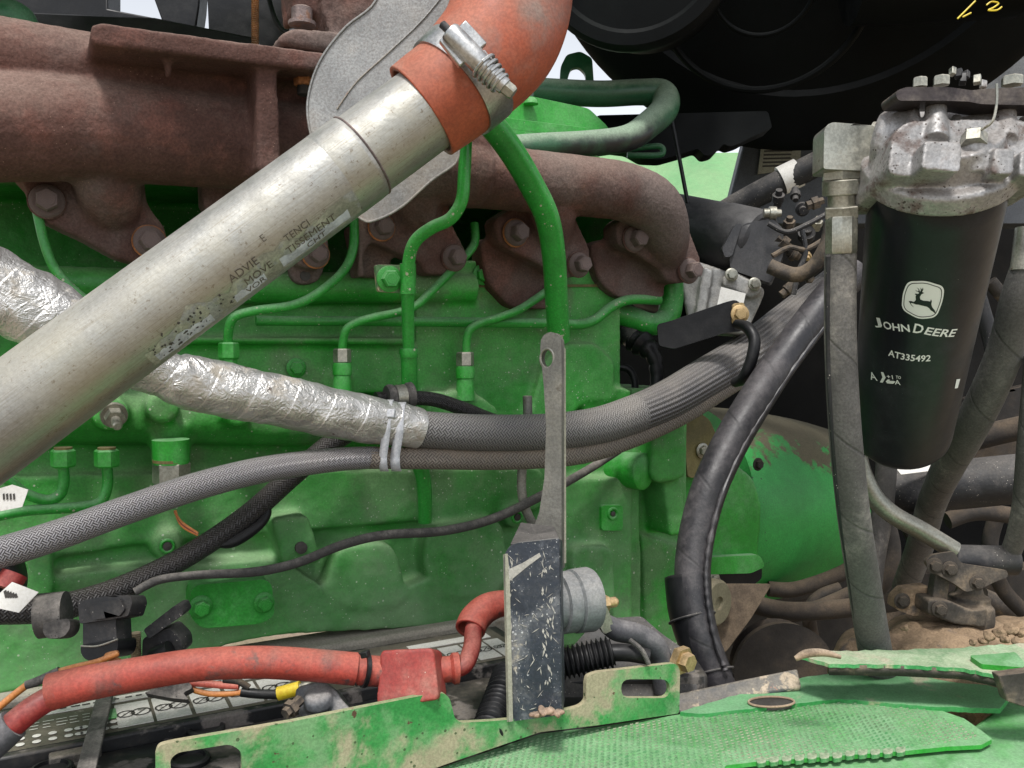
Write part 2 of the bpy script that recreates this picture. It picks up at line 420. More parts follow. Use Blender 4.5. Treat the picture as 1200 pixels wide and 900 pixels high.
dgrey = surf('dirty_dark_iron', (.022, .019, .017), .7, var=.4, vs=12, patch=((.06, .045, .03), .56, .7, 9, .9), dust=(.11, .082, .057), damt=.6, ds=7, bump=.5, bs=140)
foil_c = None
def foilmat():
    N = NT('crinkled_foil_tape')
    u, v = N.uvs()
    n1 = N.noise(24, 6, .6, dist=1.6); n2 = N.noise(90, 4, .6, dist=.8); vr = N.vor(55, feat='DISTANCE_TO_EDGE')
    c = N.mix(N.ss(n1, .35, .68), (.50, .49, .47), (.68, .67, .65))
    fd = N.ss(N.noise(26, 7, .7), .54, .64)
    c = N.mix(N.math('MULTIPLY', fd, .85), c, (.34, .30, .24))
    fk = N.ss(N.noise(60, 6, .7), .64, .68); c = N.mix(fk, c, (.16, .13, .11))
    N.put(N.b.inputs['Base Color'], c); N.put(N.b.inputs['Metallic'], N.fmix(fd, .72, .1)); N.put(N.b.inputs['Roughness'], N.fmix(fd, .36, .7))
    h = N.math('MULTIPLY_ADD', N.math('ABSOLUTE', N.math('SUBTRACT', n1, .5)), 3, N.math('MULTIPLY', n2, .6))
    h = N.math('MULTIPLY_ADD', N.ss(vr, 0, .2), .06, h)
    h = N.math('MULTIPLY_ADD', N.math('ABSOLUTE', N.math('SUBTRACT', N.noise(85, 3, .5, dist=2.5), .5)), 1.2, h)
    sp = N.math('FRACT', N.math('MULTIPLY_ADD', v, 34, N.math('MULTIPLY', u, 1)))
    h = N.math('MULTIPLY_ADD', N.ss(sp, 0, .06), .5, h)
    N.ln(N.bump(h, .55, .003), N.b.inputs['Normal']); return N.m
foil = foilmat()
def braidmat(name, c1, c2, nu, nv, metal=0, rough=.5, dust=(.36, .32, .27), damt=.5, ribs=0, slant=1.0, dark=.02, bd=.0012):
    N = NT(name); u, v = N.uvs()
    a = N.math('MULTIPLY', u, nu); b = N.math('MULTIPLY', v, nv)
    p = N.math('ADD', a, N.math('MULTIPLY', b, slant)); q = N.math('SUBTRACT', a, N.math('MULTIPLY', b, slant))
    sp = N.math('ABSOLUTE', N.math('SINE', N.math('MULTIPLY', p, math.pi))); sq = N.math('ABSOLUTE', N.math('SINE', N.math('MULTIPLY', q, math.pi)))
    # strands pass over and under each other two by two
    par = N.math('MODULO', N.math('ADD', N.math('FLOOR', N.math('MULTIPLY', p, .5)), N.math('FLOOR', N.math('MULTIPLY', q, .5))), 2)
    par = N.math('ABSOLUTE', par); hh = N.fmix(par, sp, sq)
    c = N.mix(N.ss(hh, .25, .8), dk(c2, 1), c1)
    if ribs:
        rb = N.math('SINE', N.math('MULTIPLY', u, 2 * math.pi * ribs)); c = N.mix(N.ss(rb, -.9, -.2, .5, 0), c, (.02, .02, .022)); hh = N.math('MULTIPLY_ADD', rb, .9, hh)
    d = N.math('MULTIPLY', N.ss(N.math('MULTIPLY_ADD', N.up(), .3, N.noise(16, 6, .65)), .45, .95), damt)
    c = N.mix(d, c, dust)
    N.put(N.b.inputs['Base Color'], c); N.put(N.b.inputs['Metallic'], N.fmix(d, metal, 0)); N.put(N.b.inputs['Roughness'], rough)
    N.ln(N.bump(hh, .6, bd), N.b.inputs['Normal']); return N.m
braid_s = braidmat('steel_wire_braid', (.31, .30, .315), (.028, .028, .034), 28, 450, metal=.25, rough=.42, damt=.3, bd=.0014)
braid_f = braidmat('grey_woven_sleeve', (.21, .205, .20), (.03, .03, .035), 30, 340, damt=.35, rough=.6)
braid_r = braidmat('ribbed_woven_sleeve', (.17, .165, .165), (.03, .03, .04), 30, 340, damt=.45, rough=.6, ribs=26)
braid_b = braidmat('black_woven_loom', (.035, .033, .033), (.004, .004, .005), 20, 380, damt=.14, rough=.45, dust=(.25, .2, .17))
def wraphook(N, c, rg, bh):
    u, v = N.uvs(); s = N.math('FRACT', N.math('MULTIPLY_ADD', v, 15, N.math('MULTIPLY', u, 1)))
    e = N.math('MULTIPLY', N.ss(s, 0, .035), N.ss(s, .965, 1, 1, 0))
    c = N.mix(N.math('MULTIPLY', N.math('SUBTRACT', 1, e), .4), c, (.02, .02, .02))
    return c, rg, N.math('MULTIPLY_ADD', e, .8, bh)
hoseg = surf('wrapped_grey_hose', (.10, .096, .092), .65, var=.2, vs=22, dust=(.36, .335, .30), damt=.85, ds=12, upk=.15, grain=.16, speck=[((.05, .046, .045), 420, .16), ((.4, .38, .34), 450, .14)], bump=.4, bs=380, hook=wraphook)
hoseb = surf('wrapped_black_hose', (.018, .0175, .021), .38, var=.2, vs=22, dust=(.2, .18, .18), damt=.35, ds=12, upk=.25, speck=((.3, .28, .26), 420, .10), bump=.25, bs=380, hook=wraphook)
def scrhook(N, c, rg, bh):
    for i, (rt, sc, th) in enumerate((((.2, .6, .3), 60, .70), ((.9, -.5, 1.2), 75, .71), ((-.4, 1.1, .8), 50, .72))):
        n = N.noise(sc, 2, .5, vec=N.map(N.obj, (1, .06, .06) if i % 2 else (.05, .05, 1), rt))
        f = N.ss(n, th - .05, th - .03); c = N.mix(f, c, (.55, .54, .51))
    return c, rg, bh
scrat = surf('scratched_blue_black_paint', (.030, .038, .054), .42, var=.35, vs=25, patch=[((.46, .40, .30), .63, .67, 36, .9), ((.09, .10, .12), .52, .66, 60, .6)], dust=(.30, .28, .25), damt=.4, ds=30, speck=[((.5, .5, .5), 300, .3), ((.4, .4, .4), 500, .25)], bump=.3, bs=250)
white_p = surf('white_print', (.88, .90, .90), .5, var=.03, damt=.0, bump=0, grain=0)
label_w = surf('dirty_white_label', (.74, .73, .69), .5, var=.1, vs=40, patch=((.40, .37, .33), .60, .70, 60), damt=.15, dust=(.35, .28, .2), bump=.05)
label_k = surf('black_label', (.018, .018, .018), .4, var=.2, vs=40, patch=((.25, .22, .2), .62, .68, 50), damt=.2, bump=.05)
print_k = surf('dark_print', (.05, .045, .04), .6, var=.3, damt=0, bump=0)
print_f = surf('faded_silver_print', (.62, .65, .74), .45, metal=.4, var=.3, damt=0, bump=0, vs=90)
batt = surf('battery_black_plastic', (.013, .014, .016), .45, var=.3, vs=20, patch=((.15, .135, .125), .53, .58, 24, .8), dust=(.20, .17, .13), damt=.4, ds=12, upk=.1, bump=.2, bs=180)
filt = surf('filter_black_enamel', (.008, .010, .015), .3, spec=.4, var=.3, vs=9, dust=(.085, .09, .10), damt=.4, ds=5, upk=.1, speck=((.35, .36, .35), 260, .07), bump=.08, bs=150)
yel = surf('yellow_plastic', (.75, .55, .02), .4, damt=.1, bump=.05)
wireo = surf('orange_wire_jacket', (.62, .22, .05), .45, damt=.2, bump=.05)
wirer = surf('red_wire_jacket', (.55, .11, .08), .45, damt=.2, bump=.05)
tie_w = surf('clear_nylon_tie', (.50, .52, .56), .3, damt=.2, bump=.05, var=.1)
horn = surf('weathered_grey_paint', (.17, .185, .195), .45, var=.15, vs=30, dust=(.4, .37, .33), damt=.3, ds=15, bump=.15)
brass = surf('yellow_zinc', (.55, .40, .20), .35, metal=.8, var=.3, vs=40, damt=.4, dust=(.35, .25, .17))
ochre = surf('ochre_gasket_plate', (.13, .11, .035), .6, var=.3, damt=.3, dust=(.3, .25, .15))
tape_g = surf('taped_grey_cable', (.07, .07, .08), .45, var=.2, vs=25, damt=.4, dust=(.3, .28, .27), bump=.3, bs=120)
warnp = surf('worn_warning_print', (.10, .085, .065), .6, var=.3, damt=0, bump=0)
bar = surf('weathered_steel_bar', (.24, .235, .21), .45, metal=.45, var=.22, vs=22, patch=((.12, .10, .075), .58, .68, 50, .7, .2), dust=(.37, .34, .27), damt=.6, ds=11, speck=((.1, .08, .06), 350, .16), bump=.35, bs=260)
cream = surf('weathered_edge', (.34, .33, .26), .6, var=.15, vs=30, damt=.3)
dirt = surf('sandy_ground', (.27, .21, .145), .95, var=.35, vs=2, damt=0, bump=1, bs=30, bd=.02, patch=((.20, .17, .10), .5, .65, 5))

# ================================================================ SETTING
def V(x, y, z): return Vector((x, y, z))
m = MB(); n = 60
vs = []; fs = []
def gx(i): t = (i / n * 2 - 1); return math.copysign(abs(t) ** 3 * 400, t) 
for j in range(n + 1):
    for i in range(n + 1):
        x, y = gx(i), gx(j); vs.append((x, y, -1.15 + .02 * mnoise.noise(Vector((x * 1.5, y * 1.5, 0)))))
fs = [[j * (n + 1) + i, j * (n + 1) + i + 1, (j + 1) * (n + 1) + i + 1, (j + 1) * (n + 1) + i] for j in range(n) for i in range(n)]
m.add(vs, fs).build('ground', dirt, kind='structure')

# ================================================================ ENGINE BLOCK
eng = thing('engine_block', 'large green diesel engine block with cast bulges filling the middle of the picture', 'engine')
m = MB()
# crankcase
m.ebox([(-160, 505), (740, 505), (742, 640), (735, 700), (600, 718), (470, 728), (330, 742), (-160, 842)], -.012, .25)
m.ebox(rnd([(-150, 560), (640, 548), (640, 598), (150, 640), (-150, 690)], 20), -.020, .05)
# dusty ledge and recesses become ribs and bulges
m.ebox(rnd([(-160, 700), (130, 668), (330, 655), (395, 700), (450, 706), (500, 676), (590, 690), (600, 730), (320, 745), (-160, 850)], 18), -.034, .05)
m.ebox(rnd([(395, 640), (462, 634), (480, 700), (455, 715), (400, 712), (380, 690)], 22), -.036, .05)
m.ebox(rnd([(500, 618), (590, 606), (598, 680), (575, 702), (515, 700), (497, 670)], 22), -.036, .05)
m.ebox(rnd([(30, 640), (60, 632), (64, 700), (36, 706)], 12), -.040, .05)
m.ebox(rnd([(662, 560), (742, 560), (742, 760), (650, 760)], 8), -.030, .05)
m.ebox(rnd([(670, 640), (720, 640), (722, 720), (672, 724)], 14), -.044, .05)
# square boss with a hole, round bosses
bossm = MB()
m.ebox(rnd([(318, 608), (362, 604), (378, 660), (334, 668)], 8), -.052, .05)
for (x, y, r, Y) in ((196, 639, 17, -.030), (606, 606, 13, -.030), (345, 430, 0, 0), (718, 602, 0, 0)):
    if r:
        a, b = P(x, y, Y), P(x, y, .02); m.lathe(a, V(a.x, .02, a.z), [(0, px(a, r)), (1, px(a, r * 1.5))], 20)
# cylinder head side
m.ebox([(-160, 325), (728, 325), (728, 520), (-160, 520)], .006, .30)
m.ebox([(-160, 170), (735, 205), (735, 335), (-160, 335)], .22, .36)
m.ebox([(-160, 50), (560, 120), (733, 196), (733, 236), (560, 205), (-160, 175)], -.02, .36)
m.ebox([(728, 200), (736, 200), (736, 340), (728, 340)], .0, .30)
m.ebox(rnd([(488, 305), (728, 305), (728, 515), (488, 515)], 6), -.006, .05)
m.ebox(rnd([(230, 397), (486, 402), (486, 462), (150, 456), (150, 397)], 5), -.012, .05)
m.ebox([(150, 394), (486, 396), (486, 404), (150, 403)], -.022, .05)
m.ebox(rnd([(800, 402), (860, 402)][:0] or [(665, 402), (700, 402), (722, 424), (722, 470), (688, 470), (640, 520), (610, 520), (640, 420)], 8), -.016, .05)
m.ebox(rnd([(680, 455), (740, 455), (742, 520), (690, 520)], 6), -.014, .06)
# intake rail, a rounded horizontal ridge ending at 558
m.tube([(-60, 330, -.004, 22), (250, 336, -.004, 20), (556, 338, -.006, 17)], sub=6, n=18)
# fuel gallery: thick rounded tube with bosses
m.tube([(-80, 478, -.018, 36), (80, 486, -.018, 34), (260, 492, -.018, 29), (330, 498, -.016, 24), (500, 505, -.012, 16)], sub=6, n=20)
for (x, y, r) in ((192, 478, 18), (130, 485, 20), (60, 482, 16), (280, 486, 15)):
    a = P(x, y, -.060); m.lathe(a, V(a.x, 0, a.z), [(0, px(a, r)), (1, px(a, r * 1.4))], 18)
a = P(200, 495, -.03); b = P(201, 545, -.03); m.lathe(a, b, [(0, px(a, 24)), (1, px(a, 21))], 20)
# injector towers
for (x, y, r) in ((401, 440, 13), (540, 455, 16)):
    a, b = P(x, y, -.022), P(x, y + 40, -.016); m.lathe(a, b, [(0, px(a, r)), (1, px(a, r * 1.35))], 18)
m.ebox(rnd([(505, 458), (560, 462), (586, 480), (586, 500), (500, 496)], 8), -.030, .05)
# right hand end: column, capped boss, vertical ribs
m.ebox(rnd([(764, 500), (803, 486), (806, 560), (775, 568), (764, 560)], 12), -.050, .10)
m.ebox(rnd([(777, 562), (800, 560), (804, 626), (786, 630)], 5), -.040, .10)
m.ebox([(740, 455), (806, 455), (806, 800), (736, 800)], .004, .16)
m.ebox(rnd([(735, 520), (750, 520), (752, 760), (735, 760)], 5), -.020, .10)
m.ebox([(752, 625), (798, 640), (800, 775), (758, 775)], -.004, .10)
o = m.build('crankcase', greenb, eng, remesh=.0028, rs=4, disp=.0005, dsc=120)
crank = o
# capped oval boss
m = MB(); a = P(757, 553, -.045); b = a + Vector((-.34, .9, .0)).normalized() * .05
m.lathe(a, b, [(0, px(a, 17)), (.06, px(a, 22)), (.18, px(a, 22)), (1, px(a, 20))], 28)
m.build('core_plug', green, eng, bev=.0005)
# cover plate with two bolts
m = MB(); m.ebox(rnd([(223, 686), (318, 678), (322, 722), (306, 731), (236, 737), (222, 722)], 14), -.056, -.03)
cv = m.build('cover_plate', greenk, eng, bev=.0015)
bolt(cv, 235, 711, -.056, 10.5, greenk, tall=1.4); bolt(cv, 309, 706, -.056, 9.5, greenk, tall=1.4)
# small threaded holes: dark cups with rings
def hole(x, y, Y, r, mat=print_k):
    m = MB(); a = P(x, y, Y); m.lathe(a + EN * .0012, a - EN * .004, [(0, px(a, r)), (1, px(a, r))], 18)
    m.lathe(a + EN * .0016, a + EN * .0012, [(0, px(a, r * .55)), (1, px(a, r))], 18)
    return m.build('bolt_hole', mat, eng)
def ring(x, y, Y, r, mat, w=.4, name='collar'):
    m = MB(); a = P(x, y, Y); q = [a + V(math.cos(t), 0, math.sin(t)) * px(a, r) for t in [2 * math.pi * i / 20 for i in range(21)]]
    m.sweep(q, [px(a, r * w)] * 21, 8, cap=False); return m.build(name, mat, eng)
hole(353, 642, -.0545, 7); hole(196, 640, -.031, 5); ring(196, 640, -.031, 7, green, .3); hole(606, 606, -.031, 4); ring(606, 606, -.031, 6, green, .3)
hole(718, 602, -.034, 3); ring(718, 602, -.034, 6, green, .35)
m = MB(); m.ebox(rrect(705, 592, 730, 622, 4), -.034, -.02); m.build('threaded_pad', green, eng, bev=.0008)
bolt(eng, 565, 322, -.010, 9, green, 'washer'); bolt(eng, 347, 431, -.014, 9, green)
# fuel gallery fittings
def nut(x, y, Y, r, h, mat, parent, d=(0, 0, 1), name='nut', mode='Y'):
    p = P(x, y, Y) if mode == 'Y' else Q(x, y, Y); d = Vector(d).normalized(); rr = px(p, r); hh = px(p, h) / 2
    m = MB(); m.lathe(p - d * hh, p + d * hh, [(0, rr * .86), (.1, rr), (.9, rr), (1, rr * .86)], 6)
    for v in m.v: pass
    return m.build(name, mat, parent, smooth=25)
m = MB(); a, b = P(200, 515, -.062), P(201, 562, -.062); m.lathe(a, b, [(0, px(a, 21)), (.6, px(a, 20)), (.62, px(a, 17)), (1, px(a, 17))], 24)
m.build('valve_stub', green, eng)
m = MB(); m.lathe(P(201, 541, -.062), P(201, 568, -.062), [(0, .0125), (.08, .0142), (.9, .0142), (1, .0125)], 6); m.build('valve_nut', zinc, eng, smooth=25)
m = MB(); m.lathe(P(200, 538, -.062), P(200, 541.5, -.062), [(0, .0135), (1, .0135)], 24); m.build('washer', ochre, eng)
# bleed bolt
m = MB(); a = P(133, 485, -.068); d = Vector((.05, -1, -.35)).normalized()
m.lathe(a, a + d * .004, [(0, px(a, 15)), (1, px(a, 15))], 24); m.lathe(a + d * .004, a + d * .012, [(0, px(a, 11.5)), (1, px(a, 11))], 6)
m.lathe(a + d * .011, a + d * .024, [(0, px(a, 5.5)), (.9, px(a, 5.5)), (1, px(a, 4))], 16); m.build('bleed_screw', zinc, eng, smooth=30)
# bell housing and dusty flywheel cover, right of block
hs_ = thing('flywheel_housing', 'green flywheel housing with muddy brown shoulder behind the thick black hose', 'housing')
m = MB()
m.ebox(rnd([(798, 485), (815, 478), (838, 500), (858, 540), (884, 560), (893, 590), (890, 660), (884, 668), (800, 672), (796, 600)], 8), .055, .25)
m.build('housing_shell', green, hs_, remesh=.004, rs=5)
m = MB(); m.ebox(rnd([(796, 655), (890, 650), (897, 664), (880, 672), (796, 674)], 5), .045, .25); m.build('bottom_flange', green, hs_, bev=.002)
m = MB()
c0 = P(905, 590, .12)
pr = []
for i in range(9):
    t = i / 8; pr.append((t, .152 * math.sqrt(max(0, 1 - (t * .55) ** 2.2))))
m.lathe(V(c0.x - .06, c0.y + .12, c0.z - .02), V(c0.x + .20, c0.y + .12, c0.z - .04), pr, 64)
drum = surf('half_muddy_green_paint', (.03, .30, .055), .45, var=.3, vs=6, dust=(.12, .095, .065), damt=1.2, ds=4, upk=.62, dlo=1.04, dhi=1.16, speck=((.03, .07, .03), 80, .16), bump=.4, bs=120)
m.build('rounded_cover', drum, hs_, bev=0)
m = MB(); m.ebox(rnd([(800, 484), (812, 478), (832, 492), (846, 525), (852, 560), (806, 560)], 5), .040, .052)
bp = m.build('backing_plate', ochre, hs_, bev=.0008); bolt(hs_, 823, 528, .038, 7, zinc); bolt(hs_, 888, 544, .03, 6, dgrey)
m = MB(); m.ebox(rnd([(838, 652), (888, 652), (897, 663), (893, 684), (985, 668), (985, 648), (890, 652)][:0] or [(800, 672), (880, 670), (893, 664), (893, 678), (880, 688), (800, 688)], 4), .05, .14)
m.build('dark_lower_strap', black, hs_, bev=.001); bolt(hs_, 836, 679, .048, 7, zinc)
m = MB(); m.ebox([(886, 655), (1010, 638), (1010, 690), (905, 712), (875, 700)], .16, .30); m.build('support_rail', dgrey, hs_, bev=.003)
m = MB(); m.ebox([(886, 637), (1010, 630), (1010, 641), (886, 650)], .14, .30); m.build('green_lip', green, hs_, bev=.002)

# ================================================================ EXHAUST MANIFOLD
man = thing('exhaust_manifold', 'rusty brown cast iron exhaust manifold bolted across the top of the green engine', 'manifold')
m = MB()
m.tube([(-60, 62, -.06, 52), (100, 86, -.060, 47), (260, 106, -.062, 42), (420, 132, -.064, 38), (560, 176, -.066, 34)], n=24, sub=5)
m.tube([(-60, 148, -.072, 66), (100, 152, -.072, 60), (260, 166, -.072, 54), (420, 178, -.07, 48), (560, 205, -.066, 40)], n=24, sub=5)
m.ebox([(-60, 30), (330, 75), (480, 130), (480, 200), (-60, 200)], -.07, -.03)
# right hand log
m.tube([(520, 200, -.064, 40), (600, 210, -.064, 37), (680, 218, -.064, 35), (735, 226, -.064, 34), (768, 245, -.062, 33), (780, 278, -.05, 28), (778, 300, -.03, 24)], n=24, sub=6)
# web plate and flange rib
m.ebox([(108, 29), (118, 26), (385, 62), (400, 66), (400, 88), (380, 84), (110, 52), (105, 42)], -.135, -.05)
m.ebox([(300, 74), (325, 76), (330, 200), (302, 200)], -.128, -.05)
m.tube([(197, 66, -.12, 6), (197, 92, -.114, 5)], sub=1, n=8)
# port 1
m.tube([(120, 190, -.062, 40), (128, 226, -.050, 36), (135, 255, -.02, 34)], n=18, sub=4)
m.ebox(rnd([(24, 196), (95, 190), (170, 205), (172, 240), (196, 268), (196, 296), (172, 310), (140, 305), (95, 280), (48, 258), (32, 235)], 12), -.045, -.018)
m.ebox(rnd([(0, 190), (40, 190), (60, 240), (30, 225)], 9), -.03, -.01)
m.ebox(rnd([(236, 200), (300, 195), (380, 250), (388, 300), (374, 318), (350, 312), (290, 268), (238, 245)], 10), -.045, -.018)
m.tube([(300, 190, -.062, 36), (320, 230, -.050, 34), (330, 260, -.02, 30)], n=18, sub=4)
m.ebox(rnd([(340, 300), (384, 292), (380, 318), (372, 332), (350, 334), (340, 322)], 8), -.030, -.016, )
# port 3
m.tube([(480, 190, -.062, 34), (488, 230, -.052, 30), (490, 270, -.02, 28)], n=18, sub=4)
m.tube([(505, 225, -.075, 10), (502, 262, -.062, 8)], sub=1, n=10)
m.ebox(rnd([(420, 252), (440, 236), (500, 215), (525, 225), (530, 262), (548, 296), (546, 314), (530, 322), (500, 322), (493, 306), (470, 298), (436, 282), (425, 300), (430, 325), (420, 325)], 7), -.045, -.018)
m.ebox(rnd([(410, 262), (452, 262), (460, 310), (452, 325), (424, 325)], 8), -.026, 0)
# port 4
m.tube([(645, 215, -.062, 30), (645, 250, -.052, 30), (640, 285, -.02, 28)], n=18, sub=4)
m.ebox(rnd([(580, 256), (600, 244), (640, 225), (672, 248), (692, 292), (693, 312), (680, 324), (655, 326), (640, 314), (600, 294), (584, 284)], 7), -.045, -.018)
m.ebox(rnd([(562, 280), (600, 275), (655, 318), (652, 362), (600, 362), (570, 330)], 12), -.022, .004)
# port 5
m.ebox(rnd([(722, 262), (745, 248), (780, 232), (806, 262), (823, 306), (820, 326), (802, 332), (783, 331), (775, 316), (742, 294), (725, 288)], 7), -.045, -.018)
m.ebox(rnd([(690, 285), (725, 276), (778, 320), (780, 352), (725, 350), (702, 330)], 12), -.020, .004)
m.build('manifold_casting', rust, man, remesh=.0024, rs=5, disp=.00035, dsc=160)
for (x, y, r) in ((55, 236, 15), (175, 283, 14), (370, 298, 12), (447, 266, 12), (532, 302, 11.5), (604, 273, 12), (678, 310, 11), (743, 280, 11.5), (807, 317, 11)):
    bolt(man, x, y, -.0475, r * 1.0, rustd, 'flange', tall=1.7)
    m = MB(); a = P(x, y, -.0478); q = [a + V(math.cos(t), 0, math.sin(t)) * px(a, r * 1.32) for t in [2 * math.pi * i / 20 for i in range(21)]]
    m.sweep(q, [px(a, 1.3)] * 21, 6, cap=False); m.build('rust_ring', rusto if r % 2 == 0 else rust, man)
m = MB(); a = P(358, 323, -.032); m.lathe(a, a - EN * .004, [(0, px(a, 6)), (1, px(a, 6))], 16); m.build('lug_hole', print_k, man)

# turbo foot standing on the flange rib
tf = thing('turbo_mount', 'rusty turbocharger foot bolted down on the manifold flange beside the grey heat shield', 'mount')
m = MB(); m.ebox(rnd([(328, 40), (345, 32), (460, 42), (460, 62), (398, 64), (328, 52)], 5), -.132, -.05)
m.ebox([(372, -40), (470, -40), (455, 50), (388, 44), (378, 10)], -.115, -.05)
m.ebox([(340, -40), (376, -40), (380, 14), (345, 18)], -.10, -.06)
m.build('foot_casting', rust, tf, remesh=.0026, rs=4, disp=.0006, dsc=160)
a = P(354, 30, -.115); m = MB(); m.lathe(a, a + UP * .014, [(0, px(a, 16)), (.2, px(a, 16)), (.22, px(a, 12)), (.9, px(a, 12)), (1, px(a, 9))], 12); m.build('clamp_bolt', rustd, tf)
a = P(356, 83, -.110); m = MB(); m.lathe(a, a - UP * .012, [(0, px(a, 15)), (.25, px(a, 15)), (.27, px(a, 12)), (.95, px(a, 11.5)), (1, px(a, 7))], 6); 
m.build('flange_nut', rusto, tf, smooth=25)
m = MB(); m.lathe(a - UP * .011, a - UP * .019, [(0, px(a, 8)), (.9, px(a, 8)), (1, px(a, 6))], 14); m.build('stud', dgrey, tf)

# ================================================================ HEAT SHIELD
m = MB()
out = crom([(452, -60), (440, 0), (404, 32), (376, 68), (362, 105), (360, 140), (372, 185), (398, 232), (424, 257), (440, 258), (470, 243), (505, 212), (533, 192), (538, 176)], 5)
out = [(x, y) for x, y in out] + [(560, 150), (600, 60), (600, -60)]
nn = (EN + Vector((-.45, 0, -.02))).normalized()
m.plate(out, P(480, 120, -.185), nn, .0022)
hsh = thing('heat_shield', 'speckled grey sheet metal heat shield curving behind the aluminium tube', 'heat shield'); m.build('shield_sheet', galv, hsh, bev=.0006)
def SH(x, y): d = ray(x, y); return CAM + d * ((P(480, 120, -.185) - CAM).dot(nn) / d.dot(nn)) + nn * .0004
m = MB(); q = [SH(x + (1 if x < 450 and y < 200 else 0), y) for x, y in out[:-3]]; m.sweep(q, [.0009] * len(q), 8); m.build('rolled_edge', galv, hsh)
m = MB(); q = [SH(x, y) for x, y in ((545, -40), (500, 18), (455, 62), (418, 96), (395, 128))]; m.sweep([Vector(p) for p in crom([tuple(v) for v in q], 5)], [.0006] * 21, 8); m.build('pressed_crease', galv, hsh)
m = MB(); m.ebox([(490, 334), (728, 333), (728, 336), (490, 337)], -.0085, .0); m.build('gasket_edge', ochre, eng)
m = MB(); m.ebox([(598, 511), (640, 511), (640, 514), (598, 514)], -.0115, .0); m.build('gasket_edge', ochre, eng)

# hood roof added unseen above the engine to darken the recesses below
m = MB(); m.abox(-1.4, .50, -.06, .30, .42, .44); m.build('shading_roof', green, None, 'green hood roof added unseen over the left half of the engine', 'shading', bev=.003)

# ================================================================ print wrapped on round things
def wrap2d(polys, fn, name, mat, parent, maxlen=.0022, text=None, size=.01, shear=0):
    """flat print (2D outlines with holes, metres, or a text) laid on a surface by fn(x, y) -> Vector"""
    import bmesh
    if text is not None:
        cu = bpy.data.curves.new(name, 'FONT'); cu.body = text; cu.size = size; cu.shear = shear; cu.resolution_u = 3
        ob = bpy.data.objects.new(name, cu); col.objects.link(ob)
        dg = bpy.context.evaluated_depsgraph_get(); me = bpy.data.meshes.new_from_object(ob.evaluated_get(dg))
        bpy.data.objects.remove(ob); bpy.data.curves.remove(cu)
    else:
        m = MB()
        for loops in polys:
            lv = [[Vector((x, y, 0)) for x, y in l] for l in loops]; fl = [v for l in lv for v in l]
            m.add(fl, [list(t) for t in tessellate_polygon(lv)])
        me = m.mesh(name)
    bm = bmesh.new(); bm.from_mesh(me)
    for _ in range(5):
        e = [e for e in bm.edges if e.calc_length() > maxlen]
        if not e: break
        bmesh.ops.subdivide_edges(bm, edges=e, cuts=1); bmesh.ops.triangulate(bm, faces=bm.faces[:])
    for v in bm.verts: v.co = fn(v.co.x, v.co.y)
    bm.normal_update(); bm.to_mesh(me); bm.free(); me.name = name
    me.materials.clear(); me.materials.append(mat)
    c = Vector()
    for v in me.vertices: c += v.co
    c /= max(1, len(me.vertices)); me.transform(Matrix.Translation(-c))
    o = bpy.data.objects.new(name, me); col.objects.link(o); o.location = c
    if parent:
        o.parent = parent
        if parent.type == 'MESH': o.location = c - parent.location
    return o

# ================================================================ BIG ALUMINIUM TUBE
tub = thing('exhaust_transfer_tube', 'large dirty silver metal tube running diagonally from bottom left into the orange rubber hose', 'pipe')
A0, A1, A2 = Q(-70, 546, .485), Q(424, 183, .545), Q(548, 92, .563)
RT = px(Q(0, 495, .495), 58)
def on(a, b, f): return a + (b - a) * f
m = MB(); m.lathe(A0, A1, [(0, RT), (.25, RT), (.5, RT), (.75, RT), (.985, RT * 1.003), (.995, RT * 1.0), (1, RT * .97), (1.0, RT * .9)], 64)
tb = m.build('lower_tube', alu, tub)
m = MB(); m.lathe(on(A1, A2, -.06), A2, [(0, RT * .955), (.3, RT * .965), (.8, RT * .965), (1, RT * .965)], 64); m.build('upper_tube', alu, tub)
m = MB()
q = []; X, Y_, Z_ = frame(A0, A1)
cc = on(A0, A1, 1.0)
q = [cc + (X * math.cos(t) + Y_ * math.sin(t)) * RT * .985 for t in [2 * math.pi * i / 48 for i in range(49)]]
m.sweep(q, [.0007] * 49, 6, cap=False); m.build('crimped_joint', rustd, tub)
m = MB(); m.lathe(on(A0, A1, .925), on(A0, A1, .99), [(0, RT), (.08, RT * 1.008), (.9, RT * 1.008), (1, RT * 1.001)], 64)
m.build('joint_band', alu, tub)
# faded multilingual warning print, along the tube
toC = (CAM - on(A0, A1, .6)); Zt = (A1 - A0).normalized(); fr = (toC - Zt * toC.dot(Zt)).normalized(); sd_ = Zt.cross(fr)   # fr faces the camera
if sd_.dot(cU) < 0: sd_ = -sd_
def tubfn(s0, a0, off=.0004):
    def f(x, y):
        a = a0 + y / RT; return A0 + Zt * (s0 + x) + (fr * math.cos(a) + sd_ * math.sin(a)) * (RT + off)
    return f
def s_at(pxx): 
    best = 0
    for i in range(400):
        f = i / 400; v = on(A0, A1, f) - CAM; xx = 600 + FP * v.dot(cR) / v.dot(cF)
        if xx < pxx: best = f
    return best * (A1 - A0).length
def strip(s0, s1, a0, a1, j=.0012, seed=1):
    rg = random.Random(seed); n = 14
    top = [(s0 + (s1 - s0) * i / n, a1 + rg.uniform(-j, j)) for i in range(n + 1)]; bot = [(s0 + (s1 - s0) * i / n, a0 + rg.uniform(-j, j) * .5) for i in range(n + 1)]
    return [bot + top[::-1]]
s0 = s_at(300)
rg = random.Random(9); n_ = 26
edge = [(s0 - .092 + .15 * i / n_, -.0225 + rg.uniform(-.001, .001)) for i in range(n_ + 1)] + [(s0 + .058 - .15 * i / n_, -.004 + .003 * math.sin(i * .7) + rg.uniform(-.0025, .0025)) for i in range(n_ + 1)]
